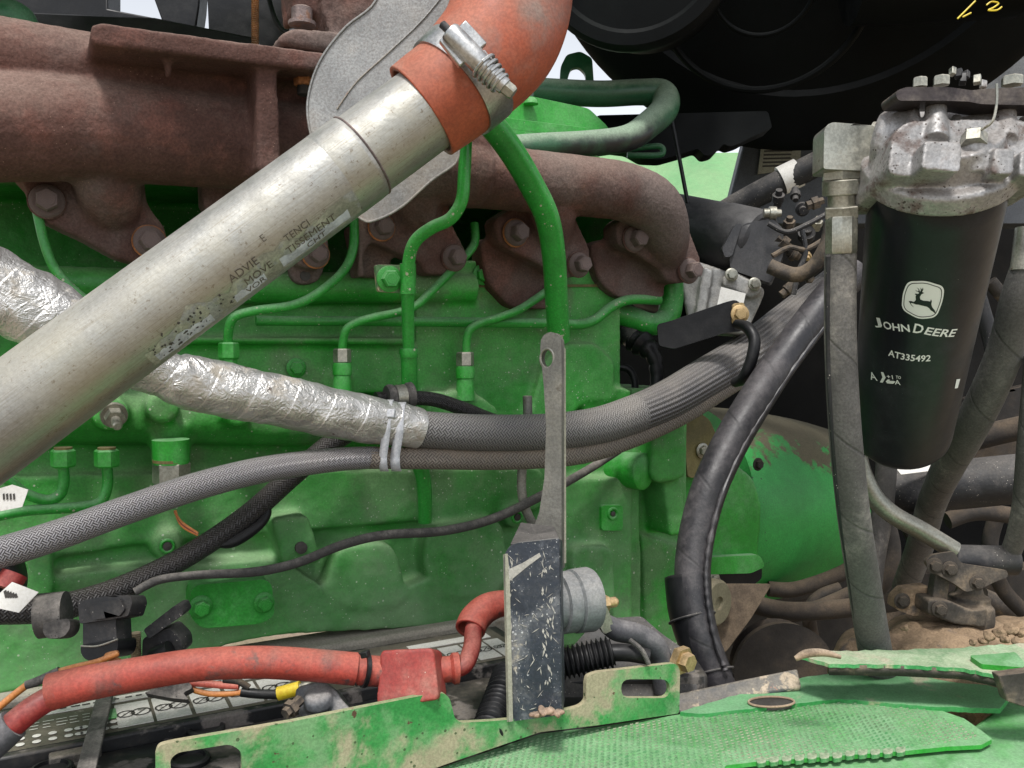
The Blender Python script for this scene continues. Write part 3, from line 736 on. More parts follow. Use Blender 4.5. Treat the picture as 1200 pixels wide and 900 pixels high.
wrap2d([[edge]], tubfn(0, -.35, .00015), 'label_residue', surf('label_residue', (.37, .375, .31), .5, metal=.5, var=.3, vs=60, damt=.4, dust=(.34, .32, .24), patch=((.34, .35, .34), .5, .56, 70)), tb)
wrap2d([strip(s0, s0 + .050, -.0038, .004, seed=2), strip(s0 - .034, s0 - .012, -.004, .003, seed=3), strip(s0 - .088, s0 - .05, -.005, .004, .002, 4)], tubfn(0, -.93, .0002), 'silver_decal', print_f, tb)
dots = []
for i in range(70):
    x = s0 - .088 + random.random() * .055; y = random.uniform(-.004, .011); r = random.uniform(.0003, .0010)
    dots.append([[(x + r * math.cos(a) * random.uniform(.5, 1.3), y + r * math.sin(a) * random.uniform(.5, 1.3)) for a in [k * math.pi / 3 for k in range(6)]]])
wrap2d(dots, tubfn(0, -.88, .0004), 'decal_flakes', print_k, tb)
for txt, ds, a0, sz in (('TISSEMENT', .006, -.80, .0072), ('MOVE', -.024, -.80, .0072), ('CHT', .018, -1.03, .0068), ('VOR', -.026, -1.03, .0066), ('ADVIE', -.030, -.52, .0072), ('TENCI', .009, -.52, .0062), ('E', -.002, -.22, .006)):
    wrap2d(None, tubfn(s0 + ds, a0), 'warning_print', warnp, tb, text=txt, size=sz)

# ================================================================ ORANGE HOSE AND CLAMP
hose = thing('silicone_hose', 'fat orange silicone hose elbow clamped over the end of the silver tube', 'hose')
pts = [(494, 131, .560, 60), (510, 119, .561, 61), (530, 104, .563, 62), (556, 80, .567, 66), (585, 46, .575, 70), (600, 4, .585, 70), (604, -50, .60, 68), (606, -120, .62, 66)]
m = MB(); m.tube(pts, 't', 48, 6, cap=False); o = m.build('hose_body', orange, hose)
mm = o.modifiers.new('wall', 'SOLIDIFY'); mm.thickness = .003; mm.offset = -1
cl = thing('hose_clamp', 'silver spring loaded T-bolt hose clamp around the orange hose', 'clamp')
a, b = Q(529, 105, .563), Q(554, 83, .567); rb = px(a, 64.5)
m = MB(); m.lathe(a, b, [(0, rb * .985), (0, rb), (.06, rb * 1.01), (.94, rb * 1.03), (1, rb * 1.03), (1, rb)], 64); m.build('band', steel, cl, bev=0)
t0 = .505
def L(x, y, dt=0): return Q(x, y, t0 + dt)
m = MB(); h0, h1 = L(526, 36), L(574, 86, .004); m.lathe(h0, h1, [(0, px(h0, 11)), (.05, px(h0, 13)), (.8, px(h0, 13)), (1, px(h0, 12))], 24); m.build('barrel', steel, cl)
m = MB(); m.lathe(L(517, 27), L(528, 38), [(0, .0012), (.1, .0024), (1, .0024)], 12); m.build('threaded_end', blacks, cl)
for (ax, ay, bx, by) in ((519, 45, 543, 76), (541, 29, 566, 56)):
    m = MB(); m.box(L(ax, ay, .004), L(bx, by, .006), .0058, .0060); m.build('trunnion_bridge', steel, cl, bev=.0008)
m = MB(); m.box(L(530, 50, .012), L(560, 82, .014), .020, .002); m.build('saddle', steel, cl, bev=.0004)
for i in range(5):
    c = L(567 + i * 4.6, 77 + i * 5.0, .004 + i * .0003)
    d = (L(600, 108) - L(530, 36)).normalized(); x, y, z = frame(c, c + d); rr = px(c, 16 - i * .9)
    m = MB(); m.sweep([c + (x * math.cos(t) + y * math.sin(t)) * rr for t in [2 * math.pi * k / 24 for k in range(25)]], [.0010] * 25, 6, cap=False); m.build('spring_coil', steel, cl)
m = MB(); m.lathe(L(568, 80, .004), L(592, 102, .005), [(0, px(h0, 13)), (.5, px(h0, 12)), (.98, px(h0, 10)), (1, px(h0, 9))], 20); m.build('spring_cup', steel, cl)
m = MB(); m.lathe(L(586, 97, .005), L(602, 110, .005), [(0, px(h0, 9)), (.85, px(h0, 9)), (1, px(h0, 7.5))], 6); m.build('hex_nut', zinc, cl, smooth=25)

# ================================================================ GREEN PIPES
def pipe(name, pts, mat, label, cat='pipe', mode='Y', n=14, sub=8, group=None):
    m = MB(); m.tube(pts, mode, n, sub); return m.build(name, mat, None, label, cat, group)
dip = thing('dipstick_tube', 'thin green tube bending down from the orange hose end to the foil wrapped hose', 'pipe')
m = MB(); m.tube([(548, 120, -.125, 7.5), (546, 165, -.125, 7.5), (544, 205, -.125, 7.5), (541, 235, -.124, 7.5), (528, 256, -.118, 7.5), (506, 267, -.108, 7.5), (488, 281, -.098, 7.5), (480, 300, -.09, 7.5), (478, 330, -.082, 8), (478, 370, -.07, 7.5), (479, 412, -.06, 7)], 'Y', 16, 6)
m.build('upper_tube', greenp, dip)
m = MB(); m.tube([(479, 408, -.06, 10), (480, 455, -.055, 9.5), (482, 520, -.048, 9), (496, 560, -.044, 9), (498, 612, -.040, 8)], 'Y', 16, 5); m.build('lower_tube', greenp, dip)
m = MB(); a = P(479, 411, -.06); m.lathe(a + UP * .002, a - UP * .006, [(0, px(a, 11)), (.5, px(a, 11.5)), (1, px(a, 10))], 20); m.build('collar', greenp, dip)
m = MB(); m.ebox(rnd([(440, 310), (486, 311), (486, 344), (443, 342)], 4), -.078, -.073); pl = m.build('clip_plate', surf('clip_green_tan', (.10, .22, .09), .6, patch=((.34, .28, .17), .5, .6, 60, .8), damt=.6), dip, bev=.0008)
bolt(dip, 456, 327, -.0785, 11.5, greenp, 'washer')
m = MB(); m.tube([(478, 309, -.084, 9.5), (478, 344, -.081, 9.5)], 'Y', 16, 1); m.build('clip_saddle', greenp, dip)
bt = thing('breather_pipe', 'thick bright green pipe curving down behind the steel lever', 'pipe')
m = MB(); m.tube([(550, 120, -.15, 16), (575, 145, -.145, 16), (600, 178, -.137, 15.5), (622, 215, -.128, 15), (641, 255, -.117, 14.5), (649, 300, -.104, 14), (652, 350, -.088, 13.5), (655, 398, -.072, 13)], 'Y', 24, 8); m.build('pipe_run', greenp, bt)
G = 'green injection lines on the engine'
def line(pts, nutat, lab, r=5.0, gr=G):
    t = thing('injection_line', lab, 'fuel line', gr)
    m = MB(); m.tube([(x, y, Y, r) for x, y, Y in pts], 'Y', 12, 7); m.build('line_tube', greenp, t)
    if nutat:
        x, y, Y, rr, kind = nutat
        nut(x, y, Y, rr, 17, zinc if kind == 'z' else green, t, name='union_nut')
        m = MB(); a = P(x, y + 8, Y); b = P(x, y + 48, Y); m.lathe(a, b, [(0, px(a, rr * .95)), (.1, px(a, rr * 1.1)), (.35, px(a, rr * 1.05)), (.37, px(a, rr * .95)), (1, px(a, rr * 1.1))], 18); m.build('injector_body', green, t)
    return t
line([(415, 255, -.04), (414, 290, -.045), (402, 318, -.05), (372, 344, -.055), (342, 358, -.057), (300, 364, -.057), (276, 371, -.056), (268, 386, -.052), (268, 410, -.046)], None, 'green injection line curving beside the silver tube above the foil wrap', 5.5)
nn_ = thing('line_nut', 'green hexagon nut ending the injection line just above the foil wrap', 'nut'); nut(268, 411, -.046, 12, 20, green, nn_)
nut(268, 425, -.046, 9.5, 14, green, nn_, name='nut_seat')
line([(556, 262, -.03), (556, 285, -.036), (540, 306, -.042), (505, 342, -.048), (480, 362, -.05), (430, 374, -.05), (408, 384, -.048), (402, 400, -.044), (401, 418, -.04)], (401, 417, -.04, 10.5, 'z'), 'green injection line with yellowed nut left of the dipstick tube', 5.0)
line([(650, 335, -.03), (610, 362, -.034), (582, 373, -.036), (560, 380, -.036), (548, 392, -.034), (546, 425, -.03)], (545, 421, -.03, 10.5, 'z'), 'green injection line with bare steel nut between dipstick tube and lever', 5.0)
pipe('return_line', [(300, 376, -.028, 6), (480, 377, -.028, 6), (640, 379, -.026, 6), (680, 380, -.024, 6), (698, 374, -.022, 6), (716, 360, -.02, 6), (738, 351, -.018, 6), (772, 351, -.014, 6.5)], greenp, 'long level green line passing behind the pipes above the woven hose')
pipe('injection_line', [(42, 240, -.04, 5.5), (52, 285, -.046, 5.5), (66, 318, -.05, 5.5), (92, 345, -.054, 5.5), (130, 372, -.055, 5.5)], greenp, 'green injection line above the left end of the foil wrap', 'fuel line', group=G)
for (xx, pts, lab) in ((74, [(74, 545, -.055), (75, 565, -.055), (70, 580, -.055), (54, 586, -.056), (30, 578, -.058), (8, 562, -.06), (-20, 545, -.06)], 'short green fuel line hooking left under the silver tube'),
                       (125, [(125, 545, -.055), (126, 568, -.055), (118, 588, -.056), (95, 594, -.056), (50, 597, -.057), (15, 601, -.058), (-30, 612, -.06)], 'lower green fuel line running left above the steel braided hose')):
    t = thing('fuel_line', lab, 'fuel line', 'green fuel lines under the silver tube')
    m = MB(); m.tube([(x, y, Y, 6.2) for x, y, Y in pts], 'Y', 12, 7); m.build('line_tube', greenp, t)
    nut(xx, 537, -.055, 14, 21, green, t, name='union_nut'); 
    m = MB(); a = P(xx, 524, -.055); m.lathe(a, P(xx, 532, -.055), [(0, px(a, 10)), (1, px(a, 10))], 16); m.build('union_neck', ochre, t)
m = MB(); a = P(125, 537, -.071); m.ebox(rrect(119, 531, 134, 548, 2), -.0705, -.070)
# green bend below the end of the manifold
pipe('coolant_pipe', [(786, 325, .0, 14), (787, 350, .0, 14), (782, 372, .0, 13.5), (765, 380, .002, 13), (740, 372, .012, 13), (700, 358, .03, 13)], greenp, 'short green bent pipe below the right end of the rusty manifold')

# ================================================================ FOIL WRAPPED AND WOVEN HOSES
fh = thing('wrapped_hose', 'hose wrapped in crinkled silver foil that turns into grey woven sleeve towards the right', 'hose')
def crum(L, a): return 1 + .07 * mnoise.noise(Vector((L * 42, math.cos(a) * 1.6, math.sin(a) * 1.6))) + .05 * mnoise.noise(Vector((L * 130, math.cos(a) * 4, math.sin(a) * 4)))
m = MB(); m.tube([(-60, 312, -.13, 48), (0, 342, -.13, 46), (60, 374, -.13, 43), (130, 412, -.13, 34), (190, 437, -.128, 28), (215, 446, -.127, 31), (283, 461, -.125, 31.5), (340, 472, -.123, 30.5), (410, 488, -.120, 28.5), (470, 498, -.118, 25.5), (490, 502, -.117, 24)], 'Y', 40, 12, jit=crum); m.build('foil_wrap', foil, fh)
m = MB(); m.tube([(480, 502, -.117, 21.5), (560, 507, -.114, 21.5), (640, 506, -.108, 21.5), (700, 499, -.10, 22), (745, 485, -.09, 23)], 'Y', 32, 8); m.build('woven_sleeve', braid_f, fh)
m = MB(); m.tube([(735, 489, -.092, 22.6), (780, 470, -.075, 23.5), (825, 444, -.05, 24), (880, 411, -.02, 24), (930, 372, .02, 23), (985, 330, .06, 22)], 'Y', 32, 8); m.build('ribbed_sleeve', braid_r, fh)
# bead of dirty edge where the foil ends
bh = thing('braided_hose', 'slim steel braided hose sagging under the foil wrapped hose from left edge to right', 'hose')
m = MB(); m.tube([(-60, 665, -.14, 20), (0, 648, -.14, 19), (70, 626, -.14, 18), (150, 597, -.138, 17), (230, 570, -.134, 16.5), (310, 550, -.128, 15.5), (390, 539, -.122, 14), (440, 536, -.118, 13)], 'Y', 28, 8); m.build('wire_braid', braid_s, bh)
m = MB(); m.tube([(430, 536.5, -.119, 13), (500, 537, -.114, 13), (600, 537, -.108, 13.5), (680, 530, -.10, 14), (740, 510, -.088, 15), (800, 482, -.066, 15), (850, 450, -.04, 15), (900, 418, -.01, 15), (985, 352, .05, 14)], 'Y', 28, 8)
m.build('woven_sleeve', braidmat('brown_dusty_woven_sleeve', (.24, .21, .18), (.07, .06, .055), 18, 300, damt=.85, dust=(.33, .26, .19), rough=.7), bh)
# nylon ties
for i, (x0, x1, lab) in enumerate(((452, 459, 'left of the two white nylon ties round the foil end'), (466, 474, 'right of the two white nylon ties round the foil end'))):
    t = thing('cable_tie', lab, 'cable tie', 'white nylon ties round the foil end')
    dx = x0 - 452
    ca, cb = P(x0 + 5, 498 + dx * .2, -.118), P(x0 - 1, 536, -.118); ra, rb_ = px(ca, 29), px(cb, 15.5)
    loop = []
    ax = cR; ay = cU; fz = CN
    for k in range(25):
        g = math.pi * k / 24; loop.append(ca + (fz * math.sin(g) + ay * math.cos(g)) * ra if False else None)
    q = []
    for k in range(13): g = -math.pi * .0 + math.pi * k / 12; q.append(ca + (ay * math.cos(g * .55) + fz * math.sin(g * .55 + .0)) * ra)
    for k in range(9): g = math.pi * (.45 + .55 * k / 8); q.append(cb + (ay * math.cos(g) + fz * math.sin(g)) * rb_)
    m = MB(); X = cR; vs = []; w_ = px(ca, x1 - x0) / 2 * 1.35
    for p in q:
        for s_ in (-1, 1): vs.append(p + X * s_ * w_)
    fs = [[2 * k, 2 * k + 1, 2 * k + 3, 2 * k + 2] for k in range(len(q) - 1)]
    m.add(vs, fs); o = m.build('strap', tie_w, t); mm = o.modifiers.new('t', 'SOLIDIFY'); mm.thickness = .0012; mm.offset = 0
    if i == 0:
        m = MB(); m.box(P(x0 + 7, 480, -.160), P(x0 + 6, 490, -.162), .006, .005); m.build('tie_head', tie_w, t, bev=.0008)
# rubber lined clip on the dipstick tube with loom passing behind
pc = thing('rubber_clip', 'worn grey rubber clip ring sitting above the white cable ties', 'clip')
m = MB(); a, b = P(453, 466, -.088), P(484, 463, -.088); m.lathe(a, b, [(0, px(a, 14)), (.1, px(a, 15.5)), (.22, px(a, 15)), (.3, px(a, 13)), (.7, px(a, 13)), (.78, px(a, 15.5)), (.95, px(a, 16)), (1, px(a, 14))], 28); m.build('ring', rub, pc)
m = MB(); m.lathe(on(a, b, .32), on(a, b, .68), [(0, px(a, 14)), (1, px(a, 14))], 28); m.build('clamp_band', zinc, pc)
pipe('wiring_loom', [(440, 468, -.085, 9), (500, 467, -.084, 8.5), (540, 478, -.08, 8.5), (575, 492, -.07, 8.5), (620, 505, -.05, 8)], braid_b, 'short black woven loom running right from the rubber clip', 'wiring')
# black loom going down left behind the braided hose
lo = thing('wiring_harness', 'thick black woven wiring harness running diagonally to the left edge under the braided hose', 'wiring')
m = MB(); m.tube([(420, 500, -.05, 11), (385, 522, -.055, 12), (340, 560, -.06, 12.5), (290, 604, -.066, 13), (230, 645, -.072, 13), (170, 677, -.078, 14), (110, 701, -.084, 15), (50, 714, -.088, 16), (-60, 716, -.09, 16)], 'Y', 24, 7); m.build('loom', braid_b, lo)
m = MB(); m.tube([(310, 588, -.066, 5), (312, 602, -.068, 6), (300, 618, -.072, 6.5), (275, 634, -.074, 7), (258, 638, -.074, 4), (245, 630, -.074, 4)], 'Y', 12, 6); m.build('branch', black, lo)
for k, mt in enumerate((wireo, redd, wireo)):
    m = MB(); m.tube([(205, 600 - k, -.06, 1.6), (213, 612 + k * 2, -.062, 1.6), (232, 625 + k, -.066, 1.6)], 'Y', 8, 5); m.build('wire', mt, lo)
pipe('thin_cable', [(158, 694, -.09, 5), (185, 680, -.09, 5), (230, 674, -.088, 5), (300, 670, -.085, 5.5), (350, 659, -.082, 5.5), (400, 639, -.078, 5.5), (450, 627, -.075, 5.5), (520, 622, -.07, 5.5), (580, 607, -.066, 5.5), (640, 578, -.06, 5.5), (690, 550, -.05, 5), (725, 528, -.04, 4.5)], rub, 'thin dark cable looping across the block from harness to lever', 'cable')

# ================================================================ STEEL LEVER, STUD
lv = thing('throttle_lever', 'upright flat steel lever with a round hole standing before the green block', 'lever')
ln_ = (CN - cR * .30).normalized(); lo_ = Q(648, 520, .70)
out = [(634, 420), (633, 408)] + [(645.5 - 12.5 * math.cos(g), 404 - 15 * math.sin(g)) for g in [math.pi * k / 8 for k in range(1, 8)]] + [(658, 410), (658, 668), (650, 672), (646, 640), (626, 636), (624, 622), (632, 600), (638, 560), (640, 500), (637, 450)]
m = MB(); m.plate(out, lo_, ln_, .0115, holes=[ell(641, 420, 7, 11, 20)]); m.build('lever_bar', bar, lv, bev=.0008)
m = MB(); a = lo_; 
def LP(x, y, off=0): d = ray(x, y); return CAM + d * ((lo_ - CAM).dot(ln_) / d.dot(ln_)) + ln_ * off
c = LP(641, 420, -.001); u_ = UP; v_ = ln_.cross(UP).normalized()
q = [c + (u_ * math.cos(t) * px(c, 11.5) + v_ * math.sin(t) * px(c, 8)) for t in [2 * math.pi * k / 24 for k in range(25)]]
m.sweep(q, [.0012] * 25, 8, cap=False); m.build('bushing', zinc, lv)
m = MB(); m.plate([(660, 406), (663, 409), (663.5, 660), (660.5, 660)], Q(662, 520, .7075), CN + cR * .6, .002); m.build('worn_edge', cream, lv)
pipe('fuel_stud', [(618, 464, -.05, 5.5), (618, 500, -.05, 5.5), (612, 548, -.05, 5.5), (612, 580, -.052, 5.5), (620, 606, -.054, 5.5), (632, 622, -.054, 5)], bar, 'short grey rod standing behind the hoses just left of the lever', 'rod', sub=6)

# ================================================================ BACKGROUND OF THE BAY
def wall(name, out, t, th, mat, label, cat, nrm=None, bev=.002):
    m = MB(); m.plate(out, Q(out[0][0], out[0][1], t), nrm or CN, th); return m.build(name, mat, None, label, cat, bev=bev)
void = surf('bay_shade_black', (.010, .010, .010), .85, var=.4, vs=5, dust=(.03, .025, .02), damt=.4, ds=3, bump=.3, bs=60, spec=.2)  # deep shade of the bay, put into the colour
wall('rear_backdrop', [(840, 250), (1500, 236), (1500, 1100), (640, 1100), (640, 262), (836, 262)], 1.62, .03, void, 'black bulkhead plate added for the deep shade at the back of the engine bay on the right', 'backdrop')  # added black sheet, keeps light out and stands for the dark cavity
wall('green_sheet', rnd([(640, 182), (900, 178), (900, 300), (640, 300)], 6), 3.4, .02, greenc, 'pale green sheet seen through the gap above the starter motor', 'sheet', nrm=CN + UP * 1.3)
t = thing('grey_frame', 'grey steel frame upright with a paper label behind the filter', 'frame')
m = MB(); m.plate([(848, 262), (876, 150), (893, 128), (1500, 128), (1500, 262)], Q(860, 200, 1.30), CN + Vector((0, 0, .1)), .03); m.build('upright', frameb, t, bev=.003)
m = MB(); m.plate([(894, 158), (940, 157), (937, 197), (888, 204)], Q(860, 200, 1.297), CN + Vector((0, 0, .1)), .002); lb = m.build('paper_label', surf('dingy_label', (.30, .30, .24), .6, var=.2, vs=40, damt=.2), t)
for i in range(8):
    y = 163 + i * 4.4
    m = MB(); m.plate([(897 - i * .5, y), (928 + random.randint(-8, 6), y - .8), (928, y + 1.0), (897 - i * .5, y + 1.8)], Q(860, 200, 1.2965), CN + Vector((0, 0, .1)), .0004); m.build('print_line', print_k, t)
wall('tank_side', [(1100, 30), (1500, 10), (1500, 150), (1100, 150)], 1.25, .02, surf('pale_grey_sheet', (.32, .34, .36), .5, damt=.2), 'pale grey sheet panel showing behind the black barrel at the right edge', 'panel')
# diagonal strut
t = thing('diagonal_strut', 'black diagonal tube with a white sticker band behind the elbow fitting', 'strut')
m = MB(); m.tube([(820, 268, 1.16, 15), (880, 232, 1.14, 15), (985, 178, 1.1, 15)], 't', 20, 6); st = m.build('strut_tube', blacks, t)
m = MB(); m.tube([(915, 212, 1.126, 17), (936, 202, 1.122, 17)], 't', 24, 1, cap=True); m.build('sticker', label_w, t)

# ---------------------------------------------------------------- black barrel (air cleaner) and duct above
t = thing('air_cleaner', 'huge black round canister overhead filling the top right of the picture', 'air cleaner')
c = Q(955, -178, 1.0); ax = (CAM - c).normalized(); rr = px(c, 352)
m = MB(); m.lathe(c - ax * .36, c + ax * .01, [(0, rr * .98), (.90, rr), (.955, rr), (.962, rr * 1.012), (.975, rr * 1.012), (.985, rr), (1, rr * .965), (1.0, rr * .80), (.985, rr * .78), (.985, .01)], 96); m.build('canister', blackm, t)
c2 = Q(895, -22, .99)
for r2, h in ((124, .0045), (60, .003)):
    x, y, z = frame(c2, c2 + ax)
    m = MB(); m.sweep([c2 + (x * math.cos(g) + y * math.sin(g)) * px(c2, r2) for g in [2 * math.pi * k / 64 for k in range(65)]], [h] * 65, 10, cap=False); m.build('embossed_ring', blackm, t)
t = thing('intake_duct', 'black rounded plastic duct end with a shiny lip right of the orange hose', 'duct')
c = Q(742, -75, .86); ax2 = (CN + cR * -.25 + Vector((0, 0, -.25))).normalized(); r = px(c, 124)
m = MB(); m.lathe(c - ax2 * .15, c, [(0, r * .9), (.75, r * .97), (.85, r * 1.02), (.95, r * 1.02), (1, r * .97), (1.0, r * .86), (.97, r * .82), (.97, .005)], 64); m.build('duct_end', blackm, t)
m = MB(); m.tube([(1000, -60, .93, 85), (1080, -66, .92, 88), (1200, -75, .9, 90)], 't', 32, 4); m.build('duct_run', blackm, t)
m = MB(); m.plate(rnd([(1112, 16), (1135, 4), (1140, 2), (1120, 18)], 1), Q(1120, 10, .80), CN, .0006)
for (pts) in ([(1122, 22), (1132, 12), (1143, 1)], [(1128, 20), (1138, 15)], [(1156, 6), (1162, 2), (1170, 4), (1164, 9), (1158, 12), (1168, 12), (1174, 8)]):
    mm_ = MB(); mm_.tube([(a, b, .792, 1.0) for a, b in pts], 't', 6, 4); mm_.build('chalk_mark', yel, t)
# ragged black seal under the barrel
wall('rubber_seal', rnd([(690, 150), (700, 135), (900, 130), (905, 150), (878, 162), (868, 168), (855, 172), (848, 168), (838, 180), (826, 183), (818, 174), (800, 180), (775, 187), (752, 186), (735, 176), (700, 172)], 4), 1.05, .03, blackm, 'ragged black rubber seal hanging under the canister', 'seal')
m = MB(); m.tube([(786, 132, 1.0, 2.4), (796, 185, 1.0, 2.4), (806, 238, 1.0, 2.4)], 't', 8, 4); m.build('thin_rod', black, None, 'thin black rod dropping in front of the pale green panel', 'rod')

# ---------------------------------------------------------------- upper middle: valve cover, hose, bracket
t = thing('valve_cover', 'green valve cover with stepped lid behind the orange hose', 'cover')
m = MB(); m.plate(rnd([(585, 140), (592, 114), (610, 110), (690, 127), (712, 148), (718, 162), (700, 176), (560, 172)], 5), P(640, 150, -.01), EN, .10); m.build('cover_body', green, t, bev=.003)
m = MB(); m.plate(rnd([(575, 150), (578, 136), (690, 150), (697, 162), (690, 166), (575, 158)], 4), P(640, 150, -.022), EN, .06); m.build('cover_rim', green, t, bev=.002)
m = MB(); a = P(622, 122, -.016); m.lathe(a, a + UP * .006, [(0, px(a, 9)), (.6, px(a, 8)), (1, px(a, 5))], 16); m.build('lid_boss', green, t)
pipe('vent_hose', [(560, 178, -.045, 15), (620, 172, -.045, 15), (690, 168, -.04, 15), (735, 162, -.035, 15.5), (760, 146, -.025, 16), (779, 127, -.01, 16.5), (776, 110, .01, 16), (750, 108, .02, 15), (700, 110, .03, 15), (620, 106, .04, 15)], surf('dark_green_hose_paint', (.03, .12, .055), .35, var=.3, vs=8, dust=(.25, .33, .24), damt=.6, ds=7, upk=.6, bump=.05, patch=((.012, .014, .014), .5, .62, 3.5)), 'fat dark green hose doubling back above the manifold', 'hose', sub=9, n=24)
t = thing('lifting_eye', 'dark green lifting eye standing in the bright gap beside the orange hose', 'bracket')
m = MB(); m.plate(rnd([(655, 112), (657, 78), (664, 64), (680, 60), (694, 68), (697, 112), (688, 112), (686, 86), (678, 78), (669, 80), (665, 92), (666, 112)], 4), Q(676, 90, 1.0), CN, .008); m.build('eye_plate', greend, t, bev=.001)
pipe('looped_rod', [(700, 180, 1.0, 3.5), (760, 172, 1.0, 3.5), (774, 172, 1.0, 3.5), (777, 178, 1.0, 3.5), (770, 182, 1.0, 3.5), (735, 182, 1.0, 3.5)], greend, 'small dark green looped rod right of the fat hose', 'rod', mode='t')
# things at top left beyond the manifold
wall('dark_shroud', [(-60, -60), (126, -60), (126, 10), (178, 20), (232, 42), (300, 40), (300, 90), (-60, 60)], 1.15, .04, black, 'black shroud edge over the left end of the manifold', 'shroud')
wall('hood_brace', [(178, -60), (238, -60), (233, 8), (228, 42), (196, 42), (180, -2)], 1.12, .03, black, 'black brace between the two bright gaps at the top', 'brace')
wall('black_post', [(240, -60), (340, -60), (338, 80), (246, 80)], 1.10, .05, black, 'broad black post behind the rusty threaded rod', 'post')
wall('crossbar', [(-60, 10), (130, 18), (180, 20), (300, 44), (300, 70), (-60, 60)], 1.0, .03, black, 'black crossbar behind the manifold at top left', 'crossbar')
pipe('corner_hose', [(-40, 30, .80, 22), (10, 22, .80, 22), (28, 34, .80, 18), (36, 70, .80, 16)], greend, 'dark green hose elbow in the top left corner', 'hose', mode='t')
rod = thing('threaded_rod', 'rusty orange threaded rod standing up behind the manifold flange', 'rod')
a, b = Q(299, 58, .86), Q(299, -60, .86); m = MB(); m.lathe(a, b, [(i / 110, px(a, 4.6) if i % 2 else px(a, 3.6)) for i in range(111)], 12); m.build('thread', rusto, rod)
pipe('black_cable', [(308, -40, .95, 3), (318, 10, .95, 3), (330, 34, .95, 3), (345, 40, .95, 3)], black, 'thin black cable drooping right of the threaded rod', 'cable', mode='t')

# ---------------------------------------------------------------- starter-like motor
t = thing('starter_motor', 'black capped motor with grey cast end behind the right end of the manifold', 'motor')
a, b = Q(770, 262, 1.10), Q(908, 292, 1.0); r = px(b, 42)
capm = surf('satin_black_cap', (.032, .032, .035), .33, var=.3, vs=14, dust=(.13, .125, .12), damt=.35, ds=9)
a, b = Q(770, 258, 1.10), Q(893, 288, 1.0); r = px(b, 40)
m = MB(); m.lathe(a, b, [(0, r * .9), (.05, r * .95), (.66, r), (.68, r * 1.03), (.92, r * 1.03), (.98, r * .98), (1, r * .88)], 48); m.build('cap', capm, t)
m = MB(); m.plate(rnd([(872, 262), (905, 256), (918, 268), (918, 300), (903, 332), (856, 316), (853, 288)], 4), Q(890, 290, .972), CN - cR * .3, .03); m.build('end_cover', capm, t, bev=.005)
m = MB(); m.plate(rnd([(846, 292), (862, 262), (870, 262), (858, 300), (850, 302)], 3), Q(860, 280, .976), CN, .01); m.build('cap_rib', capm, t, bev=.002)
m = MB(); m.plate(rnd([(800, 300), (845, 315), (898, 338), (892, 354), (874, 392), (812, 388), (804, 366), (798, 330)], 8), Q(850, 340, .99), CN - cR * .2, .06)
m.plate(rnd([(858, 316), (894, 334), (890, 346), (878, 350), (862, 340), (848, 338), (845, 326)], 6), Q(850, 340, .982), CN - cR * .2, .03)
m.plate(rnd([(824, 312), (836, 316), (828, 362), (818, 384), (812, 380)], 4), Q(850, 340, .98), CN - cR * .2, .03)
m.build('cast_end', surf('dull_cast_aluminium', (.36, .36, .35), .5, metal=.4, var=.2, vs=30, damt=.3, bump=.3), t, remesh=.0022, rs=3)
m = MB(); m.plate([(845, 336), (874, 344), (867, 376), (838, 368)], Q(850, 340, .9755), CN - cR * .2, .001); m.build('label_plate', label_w, t)
bolt(t, 857, 322, .975, 6, zinc, 'flange', CN, 't'); bolt(t, 884, 333, .972, 6, zinc, 'flange', CN, 't')
m = MB(); m.tube([(760, 330, 1.1, 34), (812, 345, 1.05, 34)], 't', 32, 1); m.build('motor_case', black, t)
t = thing('hose_bracket', 'black folded steel bracket holding the hose clip beside the starter', 'bracket')
m = MB(); m.plate(rnd([(770, 380), (786, 376), (850, 354), (862, 351), (870, 357), (870, 388), (850, 390), (790, 409), (772, 405)], 4), Q(820, 380, .935), CN - cR * .1, .006); m.build('bracket_plate', black, t, bev=.001)
m = MB(); m.plate(rnd([(858, 356), (872, 354), (876, 372), (870, 380), (858, 380)], 4), Q(866, 367, .925), CN, .004); m.build('tab', brass, t, bev=.0008)
bolt(t, 867, 368, .924, 8, brass, 'washer', CN, 't')
t = thing('hose_clip', 'black rubber P-clip strap looped round the woven hoses under the bracket', 'clip')
m = MB(); m.tube([(864, 380, .90, 6), (876, 384, .875, 7), (884, 398, .865, 7), (881, 420, .862, 7), (872, 442, .87, 7), (862, 448, .90, 6)], 't', 12, 6); m.build('strap', black, t)
t = thing('sensor_plug', 'black sensor plug with corrugated conduit in the gap behind the green block', 'plug')
m = MB(); m.tube([(735, 392, 1.0, 14), (752, 402, .99, 15), (766, 418, .98, 9), (770, 445, .98, 8), (768, 470, .98, 8)], 't', 16, 6, jit=lambda L, a: 1 + .12 * math.sin(L * 2200)); m.build('conduit', black, t)
m = MB(); m.tube([(728, 384, 1.0, 11), (744, 396, .99, 12)], 't', 20, 1); m.build('plug_body', blacks, t)
pipe('small_hose_loop', [(722, 430, 1.0, 4.5), (737, 433, 1.0, 4.5), (744, 448, 1.0, 4.5), (742, 468, 1.0, 4.5)], black, 'small black hose loop beside the green block edge', 'hose', mode='t')
wall('brown_strip', rnd([(722, 358), (760, 366), (775, 380), (740, 400), (720, 398)], 5), 1.04, .02, dgrey, 'dirty brown strip in the gap below the green bend', 'plate')
